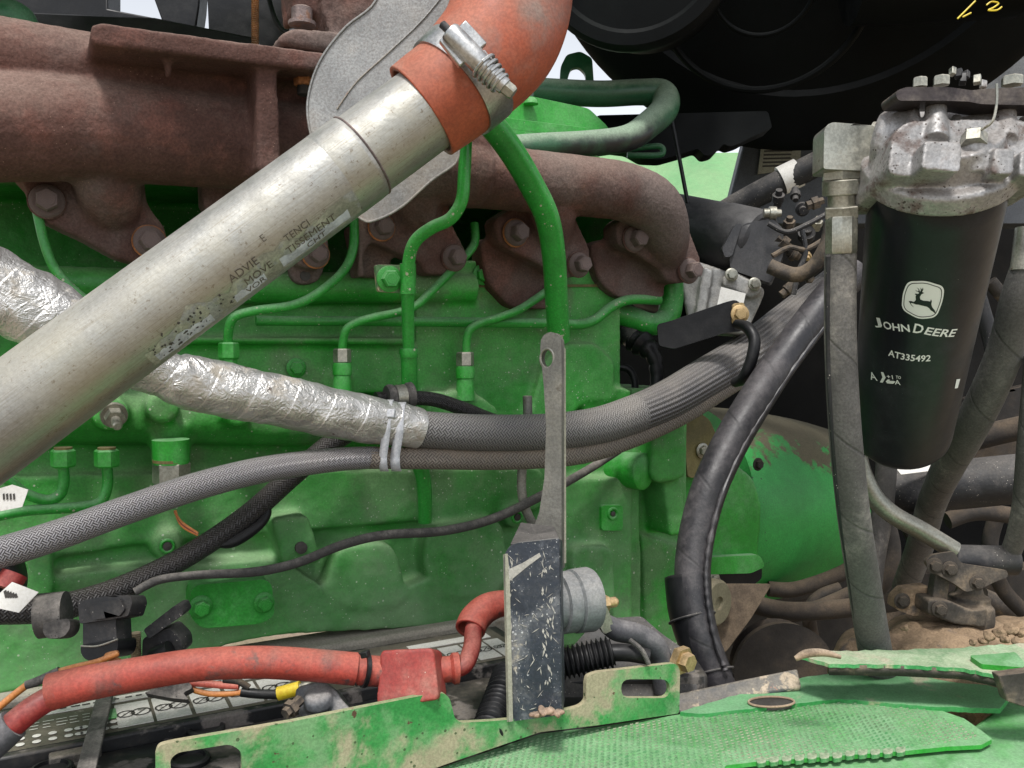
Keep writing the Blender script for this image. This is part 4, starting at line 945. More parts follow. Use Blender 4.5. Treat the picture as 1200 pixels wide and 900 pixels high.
# a metal bend and clutter between the strut and the starter
pipe('metal_bend', [(902, 312, .93, 9), (930, 322, .92, 9), (952, 314, .91, 9), (968, 290, .90, 9), (975, 262, .90, 9)], mudst, 'dull metal pipe bend behind the grey hose coupling', 'pipe', mode='t')
clut = thing('valve_cluster', 'cluster of small dark metal fittings in shadow behind the coupling', 'fittings')
for i, (x, y, r, l, mt) in enumerate(((905, 250, 8, 20, zinc), (925, 262, 7, 18, mudst), (940, 245, 8, 24, blacks), (918, 285, 9, 20, mudst), (945, 275, 10, 22, blacks), (958, 262, 6, 18, zinc), (930, 298, 8, 16, mudst), (946, 300, 5, 14, brass), (912, 232, 7, 22, blacks), (955, 238, 8, 20, mudst), (932, 228, 6, 20, blacks), (948, 326, 6, 20, mudst), (925, 338, 7, 24, mudst))):
    a = Q(x, y, .97 + .02 * (i % 3)); d = Vector((math.cos(i * 2.1), -.6, math.sin(i * 1.7))).normalized() * px(a, l)
    m = MB(); m.lathe(a - d * .5, a + d * .5, [(0, px(a, r * .7)), (.3, px(a, r * .7)), (.32, px(a, r)), (.7, px(a, r)), (.72, px(a, r * .6)), (1, px(a, r * .55))], 6 if i % 2 else 14); m.build('fitting', mt, clut, smooth=30)
for i, pts in enumerate(([(900, 262), (922, 272), (948, 262), (970, 250)], [(905, 300), (925, 290), (945, 292), (972, 276)], [(930, 345), (936, 318), (944, 296), (940, 270)])):
    m = MB(); m.tube([(x, y, .955, 3) for x, y in pts], 't', 8, 6); m.build('wire', [blacks, mudst, blacks][i], clut)

# ================================================================ FILTER
fl = thing('hydraulic_filter', 'tall black spin-on filter canister with white deer logo and lettering', 'filter')
FA, FB = Q(1100, 207, .585), Q(1055, 515, .76)
TAP = .10
def cr(s): return fr_ * (1 - TAP * s / Lf)
fr_ = px(FA, 77); fz_ = (FB - FA).normalized()
Lf = (FB - FA).length
m = MB(); m.lathe(FA, FB, [(f, k * cr(f * Lf)) for f, k in ((0, .97), (.012, 1), (.04, 1), (.05, 1.006), (.06, 1), (.3, 1), (.6, 1), (.945, 1), (.97, .985), (.988, .93), (1.0, .82), (1.006, .5))] + [(1.004, .004)], 96)
can = m.build('canister', filt, fl)
fc = (CAM - on(FA, FB, .5)); fc = (fc - fz_ * fc.dot(fz_)).normalized(); fs_ = fz_.cross(fc)
if fs_.dot(cR) < 0: fs_ = -fs_
def solve(pxx, pyy):
    """angle, distance along the can, of a pixel"""
    best = None
    for i in range(0, 81):
        ang = -1.4 + 2.8 * i / 80
        for j in range(0, 100):
            s = Lf * j / 100; v = FA + fz_ * s + (fc * math.cos(ang) + fs_ * math.sin(ang)) * cr(s) - CAM; d = v.dot(cF)
            e = (600 + FP * v.dot(cR) / d - pxx) ** 2 + (450 - FP * v.dot(cU) / d - pyy) ** 2
            if best is None or e < best[0]: best = (e, ang, s)
    _, A0_, S0_ = best
    for k in (1, 2):
        da, ds = (.035, Lf / 100) if k == 1 else (.0045, Lf / 800)
        best = None
        for i in range(-8, 9):
            for j in range(-8, 9):
                ang, s = A0_ + da * i / 8, S0_ + ds * j / 8; v = FA + fz_ * s + (fc * math.cos(ang) + fs_ * math.sin(ang)) * cr(s) - CAM; d = v.dot(cF)
                e = (600 + FP * v.dot(cR) / d - pxx) ** 2 + (450 - FP * v.dot(cU) / d - pyy) ** 2
                if best is None or e < best[0]: best = (e, ang, s)
        _, A0_, S0_ = best
    return best[1], best[2]
def canfn(a0, s0_, tilt=0, sx=1, sy=1):
    c_, q_ = math.cos(tilt), math.sin(tilt)
    def f(x, y):
        x, y = x * sx, y * sy; x, y = x * c_ - y * q_, x * q_ + y * c_
        a = a0 + x / fr_; return FA + fz_ * (s0_ - y) + (fc * math.cos(a) + fs_ * math.sin(a)) * (cr(s0_ - y) + .0004)
    return f
def text_on(txt, xa, ya, xb, yb, hpx, bold=.0, name='lettering', caps=None):
    """print txt between two pixels of the can, hpx tall"""
    a, s = solve(xa, ya); a2, s2 = solve(xb, yb)
    wd = math.hypot((a2 - a) * fr_, s2 - s); tilt = -math.atan2(s2 - s, (a2 - a) * fr_)
    _, st = solve((xa + xb) / 2, (ya + yb) / 2 - hpx); _, sb = solve((xa + xb) / 2, (ya + yb) / 2); hh = sb - st
    cu = bpy.data.curves.new('t', 'FONT'); cu.body = txt; cu.size = 1; cu.resolution_u = 2; cu.offset = bold
    if caps:
        cu.body = txt
    ob = bpy.data.objects.new('t', cu); col.objects.link(ob); dg = bpy.context.evaluated_depsgraph_get()
    me = bpy.data.meshes.new_from_object(ob.evaluated_get(dg)); xs = [v.co.x for v in me.vertices]; ys = [v.co.y for v in me.vertices]
    bpy.data.objects.remove(ob)
    fx, fy = wd / (max(xs) - min(xs)), hh / (max(ys) - min(ys))
    import bmesh
    bm = bmesh.new(); bm.from_mesh(me)
    for v in bm.verts:
        v.co.x = (v.co.x - min(xs)) * fx; v.co.y = (v.co.y - min(ys)) * fy
    for _ in range(5):
        e = [e for e in bm.edges if e.calc_length() > .0022]
        if not e: break
        bmesh.ops.subdivide_edges(bm, edges=e, cuts=1); bmesh.ops.triangulate(bm, faces=bm.faces[:])
    fn = canfn(a, s, tilt)
    for v in bm.verts: v.co = fn(v.co.x, v.co.y)
    bm.to_mesh(me); bm.free(); me.materials.clear(); me.materials.append(white_p); me.name = name
    c = Vector()
    for v in me.vertices: c += v.co
    c /= len(me.vertices); me.transform(Matrix.Translation(-c))
    o = bpy.data.objects.new(name, me); col.objects.link(o); o.location = c; o.parent = can; o.location = c - can.location
    return o
text_on('J', 1026.2, 383, 1035, 384.2, 10.8, .02); text_on('OHN', 1036, 384.5, 1066.7, 388.7, 8.8, .02)
text_on('D', 1069.7, 389.3, 1081, 390.8, 11, .02); text_on('EERE', 1082.5, 391, 1117.5, 394.2, 8.5, .02)
text_on('AT335492', 1041, 416.5, 1090, 423, 7.8, .02)
text_on('A', 1021, 444.5, 1029, 446, 8.5, .015); text_on('+1', 1040, 443, 1047, 444, 4.5, .015); text_on('TO', 1050, 443, 1056, 444, 3.4, .01); text_on('A', 1049, 450, 1055.5, 450.8, 5.5, .015)
def flat(polys_px, ref, mat, name):
    """px outline read on the can -> wrapped print"""
    import bmesh
    a0, s0_ = solve(*ref)
    ax_, sx_ = solve(ref[0] + 12, ref[1]); ay_, sy_ = solve(ref[0], ref[1] + 12)
    J = ((ax_ - a0) * fr_ / 12, (sx_ - s0_) / 12, (ay_ - a0) * fr_ / 12, (sy_ - s0_) / 12)
    ps = [[[((x - ref[0]) * J[0] + (y - ref[1]) * J[2], -((x - ref[0]) * J[1] + (y - ref[1]) * J[3])) for x, y in l] for l in loops] for loops in polys_px]
    o = wrap2d(ps, canfn(a0, s0_), name, mat, can, .0025); return o
def Z6(l, sx=6.0, ox=1010, oy=310): return [(ox + x / sx, oy + y / sx) for x, y in l]     # outlines read off a 6x enlargement
logo = rnd(Z6([(322, 128), (450, 112), (578, 158), (572, 250), (528, 372), (400, 384), (272, 330), (282, 220)]), 7, 6)
def shrink(l, k, c=None):
    cx = sum(p[0] for p in l) / len(l); cy = sum(p[1] for p in l) / len(l); return [(cx + (x - cx) * k, cy + (y - cy) * k) for x, y in l]
flat([[logo]], (1081, 351), white_p, 'logo_field')
def lift(o, d=.0002):
    for v in o.data.vertices: v.co += (v.co + o.location + can.location - FA - fz_ * (v.co + o.location + can.location - FA).dot(fz_)).normalized() * d
    return o
lift(flat([[shrink(logo, .91), shrink(logo, .875)]], (1081, 351), filt, 'logo_border'))
deer = Z6([(328, 262), (348, 260), (366, 264), (380, 248), (378, 226), (382, 214), (372, 210), (378, 204), (396, 206), (404, 198), (396, 190), (384, 188), (376, 180), (390, 186), (400, 184), (398, 172), (384, 162), (402, 170), (410, 190), (416, 178), (412, 160), (424, 174), (430, 158), (432, 174), (424, 190), (438, 196), (420, 206), (408, 224), (412, 242), (432, 250), (462, 252), (480, 256), (486, 240), (492, 256), (488, 274), (494, 296), (514, 322), (522, 350), (504, 332), (484, 318), (474, 304), (458, 292), (430, 286), (400, 280), (380, 280), (360, 274), (344, 272), (348, 284), (366, 302), (350, 292), (336, 274)])
lift(flat([[deer]], (1081, 351), filt, 'deer_emblem'))
flat([[Z6([(134, 756), (152, 756), (170, 792), (148, 830), (126, 828), (146, 792)])], [Z6([(170, 818), (186, 804), (200, 806), (196, 814), (226, 816), (238, 822), (222, 836), (180, 832)])]], (1036, 443), white_p, 'service_symbol')
m = MB(); 
a_, s_ = solve(1122, 450)
flat([[[(1120, 444), (1123, 443), (1121, 454), (1118.5, 455)]]], (1119, 449), white_p, 'paint_chip')

# filter head
hd = thing('filter_head', 'greasy cast aluminium filter head with ports above the black canister', 'filter head')
uf = -fz_
m = MB()
HA = FA + uf * .001
m.lathe(HA, HA + uf * .015, [(0, fr_ * 1.10), (.1, fr_ * 1.13), (.85, fr_ * 1.13), (1, fr_ * 1.08)], 72)
m.lathe(HA + uf * .008, HA + uf * .034, [(0, fr_ * .94), (.6, fr_ * .86), (1, fr_ * .80)], 56)
hn = (CN + Vector((0, 0, .16))).normalized()
def hp(out, t, th): m.plate(out, Q(1110, 170, t), hn, th)
hp(rnd([(1046, 156), (1062, 142), (1140, 139), (1240, 141), (1240, 210), (1040, 206)], 14), .547, .07)
hp(rnd([(1083, 164), (1128, 166), (1126, 202), (1080, 198)], 6), .531, .05)
m.tube([(1146, 168, .545, 17), (1143, 203, .547, 17)], 't', 24, 1)
hp(rnd([(1166, 172), (1190, 174), (1188, 205), (1162, 203)], 5), .533, .05)
hp(rnd([(1196, 176), (1240, 176), (1240, 208), (1194, 206)], 5), .535, .05)
m.lathe(Q(1026, 164, .585), Q(1066, 168, .575), [(0, .0165), (.15, .0195), (.8, .021), (1, .024)], 36)
for (x, y0, y1, r, t) in ((1097, 118, 165, 13, .548), (1070, 132, 152, 9, .555), (1121, 138, 158, 7, .555), (1149, 140, 158, 7, .555), (1178, 124, 165, 13, .55), (1200, 140, 160, 7, .56)):
    m.tube([(x, y0, t + .012, r * .85), (x - 1, y1, t, r * 1.15)], 't', 18, 1)
m.build('head_casting', cast, hd, remesh=.0011, rs=5, disp=.0002, dsc=300)
m = MB(); a, b = Q(1026, 163, .583), Q(1047, 165, .580); m.lathe(a, b, [(0, .0150), (.1, .0162), (.9, .0162), (1, .0150)], 6); m.build('port_nut', zinc, hd, smooth=25)
m = MB(); m.lathe(Q(1141, 170, .540), Q(1142, 157, .543), [(0, .0075), (.9, .0075), (1, .0065)], 6); m.build('hex_plug', zinc, hd, smooth=25)
m = MB(); hz = Vector((0, 0, 1))
tp = P(1098, 112, 0)
def hq(x, y, t): return Q(x, y, t)
# cover plate across the studs: a flat bar seen nearly edge-on
m.plate(rnd([(1049, 107), (1062, 102), (1112, 102), (1140, 106), (1152, 104), (1240, 101), (1240, 124), (1150, 122), (1135, 119), (1105, 118), (1052, 118)], 5), Q(1110, 110, .545), CN, .022)
m.build('cover_bar', surf('oily_dark_steel', (.06, .05, .05), .35, metal=.7, var=.4, vs=30, damt=.3), hd, bev=.0015)
for (x, y, r) in ((1078, 102, 8.5), (1103, 100, 9.5), (1186, 100, 12)):
    a = Q(x, y, .55); m = MB(); m.lathe(a, a + UP * px(a, 11), [(0, px(a, r)), (.85, px(a, r)), (1, px(a, r * .8))], 6); m.build('bolt', zinc, hd, smooth=25)
for (x, y, s, mt) in ((1116, 88, 7, zinc), (1123, 91, 8, black), (1132, 92, 7, blacks), (1128, 98, 9, black), (1145, 98, 8, zinc), (1152, 103, 7, cast)):
    a = Q(x, y, .56); m = MB(); m.box(a, a + Vector((.3, .2, .8)).normalized() * px(a, s * 1.4), px(a, s * .8), px(a, s), spin=x); m.build('connector_bit', mt, hd, bev=.0004)
m = MB(); m.tube([(1168, 98, .53, 1.6), (1168, 120, .53, 1.6), (1163, 142, .53, 1.6), (1150, 152, .535, 1.6)], 't', 8, 6); m.build('lock_wire', zinc, hd)

# elbow fitting and hose down the front of the filter
el = thing('elbow_fitting', 'plated steel elbow with hex couplings left of the filter head', 'fitting')
m = MB(); m.plate(rnd([(966, 150, 10), (974, 143, 6), (1024, 147, 5), (1030, 152, 3), (1029, 184, 3), (1012, 190, 3), (1010, 200, 3), (965, 198, 3)], 5), Q(995, 170, .590), CN, .022)
o = m.build('elbow_body', zinc, el, bev=.0062); o.modifiers['bevel'].segments = 4
m = MB(); m.lathe(Q(1022, 165, .604), Q(1036, 165, .600), [(0, .0125), (1, .0125)], 32); m.build('side_neck', zinc, el)
def stack(parent, segs, t=.603, n=6, sp=0):
    for nm_, x0, y0, x1, y1, r, k, mt in segs:
        a, b = Q(x0, y0, t), Q(x1, y1, t + .002); m = MB(); rr = px(a, r)
        m.lathe(a, b, [(0, rr * .93), (.07, rr), (.93, rr), (1, rr * .93)], k); m.build(nm_, mt, parent, smooth=25)
stack(el, [('swivel_nut', 986, 190, 986, 212, 23.5, 6, zinc), ('collar', 986, 211, 986, 229, 21.5, 40, zinc), ('neck', 986, 228, 986, 244, 15.5, 32, zinc), ('crimp_nut', 986, 242, 986, 256, 20.5, 6, zinc), ('ferrule', 986, 255, 985.5, 298, 18.5, 10, zinc)])
m = MB(); m.tube([(985, 296, .606, 18), (985, 400, .620, 18.2), (990, 500, .635, 18.4), (1000, 600, .66, 18.6), (1012, 680, .69, 18.8), (1026, 765, .73, 19), (1036, 800, .76, 19)], 't', 36, 10)
ph = thing('pressure_hose', 'long dusty grey wrapped hose hanging straight down left of the filter', 'hose'); m.build('hose_run', hoseg, ph)
m = MB(); m.tube([(970.5, 300, .602, 3), (970.5, 400, .616, 3), (975, 500, .631, 3), (984.5, 600, .656, 3), (996.5, 680, .686, 3), (1010, 765, .726, 3)], 't', 10, 10); m.build('dark_seam', blacks, ph)
t = thing('right_hose', 'dusty black hose with metal ferrule sloping down right of the filter', 'hose')
m = MB(); m.tube([(1204, 310, .70, 17), (1194, 350, .71, 20), (1180, 405, .73, 20), (1158, 460, .76, 20), (1132, 510, .80, 19.5), (1112, 545, .85, 18), (1092, 590, .93, 16), (1078, 640, 1.0, 15), (1060, 690, 1.06, 14)], 't', 28, 8); m.build('hose_run', hoseg, t)
m = MB(); m.tube([(1206, 268, .70, 15), (1200, 318, .70, 15)], 't', 24, 1); m.build('ferrule', zinc, t)
pipe('edge_tube', [(1215, 420, .72, 13), (1206, 520, .74, 13), (1198, 600, .77, 12), (1184, 648, .80, 11), (1168, 668, .82, 11)], hoseg, 'grey tube coming down the right edge to the black saddle clamp', 'hose', mode='t', n=24)
# shadowy tubes behind
t = thing('cross_tube', 'dusty black crosswise tube with a torn sticker below the filter', 'tube')
m = MB(); m.tube([(1040, 574, 1.0, 29), (1120, 568, .98, 29), (1240, 556, .95, 29)], 't', 32, 3); m.build('tube_body', blacks, t)
m = MB(); m.plate([(1048, 547), (1106, 542), (1112, 549), (1056, 556)], Q(1080, 550, .955), CN + UP, .001); m.build('sticker', label_w, t)
pipe('upper_cross_tube', [(1090, 530, 1.05, 14), (1150, 512, 1.03, 14), (1230, 494, 1.0, 14)], dgrey, 'dim rusty tube crossing behind the sloping hose', 'tube', mode='t')
pipe('shadow_hose', [(1040, 530, .95, 12), (1034, 600, .96, 12), (1024, 660, .97, 12), (1018, 720, .98, 12)], rub, 'dark hose in shadow directly behind the long grey hose', 'hose', mode='t')
pipe('curved_hose', [(1030, 590, 1.1, 11), (1044, 640, 1.1, 11), (1036, 680, 1.1, 11), (1005, 705, 1.1, 11)], dgrey, 'dim curved hose in the dark right of the long grey hose', 'hose', mode='t')
t = thing('steel_line', 'bent steel tube running from behind the grey hose down to the saddle clamp', 'pipe')
m = MB(); m.tube([(1008, 535, .79, 8), (1012, 556, .79, 10), (1024, 582, .79, 11), (1046, 603, .79, 11), (1080, 622, .79, 11), (1118, 645, .79, 11)], 't', 20, 7); m.build('tube_run', zinc, t)

# saddle clamp standing on the muddy casting
t = thing('saddle_clamp', 'dusty bolted saddle clamp with black sleeve standing on the muddy casting', 'clamp')
m = MB(); m.tube([(1112, 655, .80, 17), (1150, 656, .80, 17), (1189, 657, .80, 17)], 't', 28, 2); m.build('sleeve', blacks, t)
m = MB(); m.plate(rnd([(1084, 658), (1092, 650), (1118, 646), (1126, 660), (1180, 668), (1182, 676), (1166, 682), (1150, 690), (1132, 694), (1118, 684), (1092, 670)], 4), Q(1120, 668, .775), CN + UP * .1, .005); m.build('clamp_plate', mudst, t, bev=.001)
for x, y, r in ((1095, 663, 7), (1113, 667, 7), (1145, 683, 7)): bolt(t, x, y, .774, r, mudst, 'washer', CN, 't')
m = MB(); m.plate([(1097, 672), (1114, 678), (1110, 706), (1092, 704)], Q(1103, 690, .785), CN, .012); m.build('upright_link', mudst, t, bev=.0015)
m = MB(); a = Q(1136, 724, .81); 
m.lathe(Q(1134, 732, .80), Q(1137, 678, .80), [(0, .021), (.12, .022), (.42, .021), (.5, .017), (.62, .018), (.68, .012), (.85, .010), (1, .012)], 36)
m.plate(rnd([(1088, 702), (1112, 704), (1140, 716), (1158, 712), (1156, 736), (1120, 732), (1087, 720)], 4), Q(1110, 715, .775), CN, .03)
m.build('swivel_foot', mudst, t, remesh=.0014, rs=4); bolt(t, 1101, 714, .773, 7, mudst, 'washer', CN, 't')
# muddy casting
md = thing('muddy_casting', 'rounded casting caked in dried tan mud beneath the saddle clamp', 'casting')
m = MB(); c = Q(1120, 830, .80)
m.ball(c, .115, .10, .082, 32, 20); m.ball(Q(1210, 800, .84), .075, .07, .06, 24, 16); m.ball(Q(1030, 800, .80), .04, .05, .05, 20, 14)
m.ball(Q(1170, 765, .80), .03, .03, .022, 20, 14)
m.build('casting_body', mudm, md, remesh=.0022, rs=3, disp=.0045, dsc=38)
m = MB(); m.plate(rnd([(1052, 702), (1062, 692), (1092, 688), (1092, 720), (1070, 722), (1050, 714)], 3), Q(1070, 705, .80), CN, .02); m.build('ear', mudm, md, bev=.002)
bolt(md, 1057, 704, .798, 7, mudst, 'washer', CN, 't')
for i in range(4):
    m = MB(); m.plate([(1106 + i * 9, 728 + i * 4), (1120 + i * 9, 735 + i * 4), (1118 + i * 9, 739 + i * 4), (1108 + i * 9, 733 + i * 4)], Q(1120, 735, .745), CN, .01)
for i, (x, y, r) in enumerate(((1152, 752, 6), (1160, 746, 7), (1172, 742, 8), (1185, 738, 9), (1196, 742, 7), (1178, 750, 6), (1060, 735, 5), (1192, 752, 7), (1140, 752, 5))):
    m = MB(); a = Q(x, y, .74 - .002 * i); m.ball(a, px(a, r), px(a, r), px(a, r * .7), 10, 7)
    m.build('mud_clod', mudm, md, remesh=.0012, rs=1, disp=.003, dsc=160)
# dusky hoses at the bottom of the bay
g = 'dusty hoses in the dark floor of the bay'
for i, (pts, r, lab) in enumerate((([(860, 700), (920, 716), (1000, 712), (1070, 702)], 11, 'long level dusty hose low in the dark bay'),
                     ([(880, 760), (910, 728), (960, 712), (1010, 690)], 9, 'dusty hose rising from lower left in the dark bay'),
                     ([(985, 690), (960, 700), (948, 720), (955, 760)], 8, 'dusty hose bending downward in the middle of the dark bay'),
                     ([(845, 690), (862, 740), (890, 778), (930, 800)], 12, 'dusty hose nearest the thick black hose in the dark bay'),
                     ([(900, 690), (935, 690), (990, 670), (1010, 650)], 9, 'topmost dusty hose in the dark bay'))):
    pipe('bay_hose', [(x, y, 1.12 + .03 * i, r) for x, y in pts], dgrey, lab, 'hose', mode='t', group=g)
g = 'dim hoses and lines behind the filter'
for i, (pts, r, mt, lab) in enumerate((([(1130, 300), (1150, 360), (1165, 430), (1150, 520)], 9, blacks, 'dim black hose just right of the filter canister'),
                     ([(1110, 610), (1150, 600), (1230, 612)], 10, dgrey, 'dim hose under the black cross tube at right'),
                     ([(1060, 610), (1075, 650), (1060, 700), (1030, 740)], 8, dgrey, 'dim hose hanging left of the saddle clamp'),
                     ([(1170, 600), (1160, 640), (1175, 690), (1215, 730)], 9, dgrey, 'dim hose hooking right behind the saddle clamp'),
                     ([(1160, 330), (1190, 360), (1230, 372)], 8, mudst, 'short dirty tube at the right edge beside the filter'),
                     ([(1150, 700), (1190, 716), (1240, 722)], 12, mudst, 'dirty tube at the right edge behind the muddy casting'))):
    pipe('dim_hose', [(x, y, 1.16 + .03 * i, r) for x, y in pts], mt, lab, 'hose', mode='t', group=g)
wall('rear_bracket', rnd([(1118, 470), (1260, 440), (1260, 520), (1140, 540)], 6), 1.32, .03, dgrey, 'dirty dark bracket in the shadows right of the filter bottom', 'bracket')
t = thing('sump_corner', 'dirty brown sump casting low behind the thick black hose', 'casting')
m = MB(); m.plate(rnd([(838, 684), (905, 684), (880, 725), (850, 765), (838, 770)], 6), Q(860, 700, 1.05), CN + UP * .3, .05); m.build('sump_wall', surf('muddy_iron', (.12, .09, .065), .9, var=.4, vs=14, damt=.8, dust=(.25, .19, .13), bump=.6, bs=140), t, bev=.004)
m = MB(); c = Q(905, 775, 1.08); m.lathe(c, c - cF * .05, [(0, .012), (0, .05), (.2, .055), (.3, .048), (.6, .048), (.7, .058), (1, .06)], 40); m.build('pulley', dgrey, t)
m = MB(); c = Q(838, 706, 1.02); d = (CN + cR * .9).normalized(); m.lathe(c - d * .01, c + d * .006, [(0, px(c, 27)), (.8, px(c, 27)), (1, px(c, 24)), (1, px(c, 8)), (.8, px(c, 7))], 36); m.build('end_cap', surf('pale_cap', (.20, .19, .12), .6, damt=.5, dust=(.2, .16, .11)), t)
wall('floor_backdrop', [(640, 690), (1500, 655), (1500, 1200), (640, 1200)], 1.5, .06, dgrey, 'dark backdrop plate added for the shade at the bottom of the bay', 'frame')  # added dark sheet filling the shaded bottom of the cavity

# ================================================================ THICK BLACK HOSE
t = thing('thick_black_hose', 'thick black wrapped hose curving down past the right of the engine block', 'hose')
m = MB(); m.tube([(1000, 318, .90, 20), (965, 358, .88, 20), (925, 410, .86, 20), (894, 455, .84, 20.5), (858, 515, .82, 21), (833, 568, .80, 21), (819, 615, .79, 21), (812, 660, .78, 21), (813, 700, .77, 21), (821, 745, .76, 21), (836, 790, .755, 21), (852, 830, .75, 21)], 't', 40, 10); m.build('hose_run', hoseb, t)
m = MB(); m.tube([(974, 372, .866, 3), (936, 423, .844, 3), (906, 467, .826, 3), (872, 522, .806, 3), (848, 575, .785, 3), (835, 620, .774, 3), (828, 662, .764, 3), (829, 700, .754, 3), (836, 742, .745, 3), (850, 785, .738, 3)], 't', 10, 10, jit=lambda L, a: 1 + .25 * math.sin(L * 1500)); m.build('stitched_seam', hoseb, t)
m = MB()
m.tube([(806, 678, .783, 27), (809, 715, .772, 26), (819, 752, .764, 24.5), (838, 800, .757, 24)], 't', 32, 6, cap=False); o = m.build('rubber_sheath', black, t); mm = o.modifiers.new('w', 'SOLIDIFY'); mm.thickness = .002; mm.offset = -1
for (x, y, tt, r) in ((811, 724, .769, 27), (834, 788, .757, 25.5)):
    a = Q(x, y, tt); ax_ = (Q(x + 8, y + 28, tt - .008) - a).normalized(); X_, Y2, Z2 = frame(a, a + ax_)
    m = MB(); m.sweep([a + (X_ * math.cos(g) + Y2 * math.sin(g)) * px(a, r) for g in [2 * math.pi * k / 32 for k in range(33)]], [.0011] * 33, 8, cap=False); m.build('binding_wire', blacks, t)

# ================================================================ FRAME LEDGE BEHIND THE BATTERY
ZB = P(560, 750, -.08).z
t = thing('battery_tray', 'pale dirty metal ledge between the engine block and the battery', 'tray')
x0, x1 = P(-200, 760, -.05).x, P(612, 740, -.04).x
m = MB(); m.abox(x0, x1, -.048, -.005, ZB - .16, ZB + .006); m.build('ledge', surf('dirty_pale_ledge', (.30, .28, .23), .7, var=.3, vs=9, patch=[((.16, .12, .07), .52, .60, 9), ((.30, .15, .05), .62, .68, 14)], damt=.5, dust=(.4, .36, .3), speck=((.08, .06, .05), 200, .15), bump=.5, bs=160), t, bev=.004)
m = MB(); m.abox(x0, x1 + .20, -.40, .02, ZB - .20, ZB - .17); m.build('tray_floor', dgrey, t, bev=.002)

# ================================================================ BATTERY
bt_ = thing('battery', 'black dusty battery with worn instruction labels lying below the red cable', 'battery')
xb0, xb1 = P(-160, 860, -.10).x, P(598, 760, -.08).x
m = MB(); m.abox(xb0, xb1, -.140, -.0505, ZB - .165, ZB); m.build('upper_lid', batt, bt_, bev=.002)
m = MB(); m.abox(xb0, xb1, -.262, -.1405, ZB - .165, ZB - .009); m.build('front_lid', batt, bt_, bev=.003)
def flatq(out, z, th, name, mat, parent): 
    m = MB(); m.plate(out, Vector((0, 0, z)), UP, th); return m.build(name, mat, parent)
def hx(x, Y, z=ZB): return Vector((x, Y, z))
def lay(pts, name, mat, z=ZB, th=.0005, dz=.0006):
    """level piece given in metres (x, Y)"""
    m = MB(); n = len(pts); vs = [(x, y, z + dz) for x, y in pts] + [(x, y, z + dz - th) for x, y in pts]
    a = sum((pts[i][0] * pts[(i + 1) % n][1] - pts[(i + 1) % n][0] * pts[i][1]) for i in range(n))
    f = [list(range(n)), list(range(2 * n - 1, n - 1, -1))] + [[i, i + n, (i + 1) % n + n, (i + 1) % n] for i in range(n)]
    m.add(vs, f); return m.build(name, mat, bt_)
def hp_(x, y, z=ZB): v = H(x, y, z); return v.x, v.y
def lay4(a, b, c, d, name, mat, z=ZB, dz=.0006): return lay([hp_(*a, z), hp_(*b, z), hp_(*c, z), hp_(*d, z)], name, mat, z, dz=dz)
# black label with pale pictogram squares, one after another
lay([(xb0 + .02, -.134), (xb1 - .01, -.134), (xb1 - .01, -.056), (xb0 + .02, -.056)], 'label_strip', label_k, dz=.0004)
ys0, ys1 = -.129, -.086
def wx(pxx, Y=-.115): # world x on the lid for a pixel column
    lo, hi = -1, 2
    for _ in range(40):
        mid = (lo + hi) / 2; v = Vector((mid, Y, ZB)) - CAM; xx = 600 + FP * v.dot(cR) / v.dot(cF)
        if xx < pxx: lo = mid
        else: hi = mid
    return lo
sq = [(137, 178), (182, 222), (227, 264), (269, 305), (309, 345), (528, 552), (555, 580), (583, 600)]
def pict(cx, cy, w, h, k):
    rg = random.Random(k)
    # small pictograms: a struck-out ring and strokes
    n = 14; ro, ri = min(w, h) * .30, min(w, h) * .24
    for (qx, rad) in ((cx - w * .22, .9), (cx + w * .22, 1.0)):
        out = [(qx + ro * rad * math.cos(g), cy + ro * rad * math.sin(g)) for g in [2 * math.pi * i / n for i in range(n)]]
        m = MB(); a = [Vector((x, y, ZB + .0014)) for x, y in out]; b = [Vector((qx + (x - qx) * ri / ro, cy + (y - cy) * ri / ro, ZB + .0014)) for x, y in out]
        m.add(a + b, [[i, (i + 1) % n, n + (i + 1) % n, n + i] for i in range(n)]); 
        d = ro * .7; m.add([(qx - d, cy - d, ZB + .0014), (qx - d + .0006, cy - d - .0006, ZB + .0014), (qx + d, cy + d, ZB + .0014), (qx + d - .0006, cy + d + .0006, ZB + .0014)], [[0, 1, 2, 3]])
        for _ in range(3):
            x, y = qx + rg.uniform(-ro, ro) * .6, cy + rg.uniform(-ro, ro) * .6; l = rg.uniform(.001, .003)
            m.add([(x, y, ZB + .0015), (x + l, y, ZB + .0015), (x + l, y + .0007, ZB + .0015), (x, y + .0007, ZB + .0015)], [[0, 1, 2, 3]])
        m.build('pictogram', print_k, bt_)
for k, (pa, pb) in enumerate(sq):
    a, b = wx(pa), wx(pb)
    lay([(a, ys0), (b, ys0), (b, ys1), (a, ys1)], 'warning_square', label_w, dz=.0010)
    pict((a + b) / 2, (ys0 + ys1) / 2, b - a, ys1 - ys0, k)
lay([(wx(10), -.080), (wx(350), -.080), (wx(350), -.068), (wx(10), -.068)], 'white_stripe', label_w, dz=.0010)
lay([(wx(500), -.080), (wx(596), -.080), (wx(596), -.068), (wx(500), -.068)], 'white_stripe', label_w, dz=.0010)
a = wx(124); lay([(a, -.110), (a + .008, -.110), (a + .008, -.092), (a, -.092)], 'green_mark', greenp, dz=.0011)
a = wx(506); lay([(a, -.108), (a + .010, -.108), (a + .010, -.090), (a, -.090)], 'green_mark', greenp, dz=.0011)
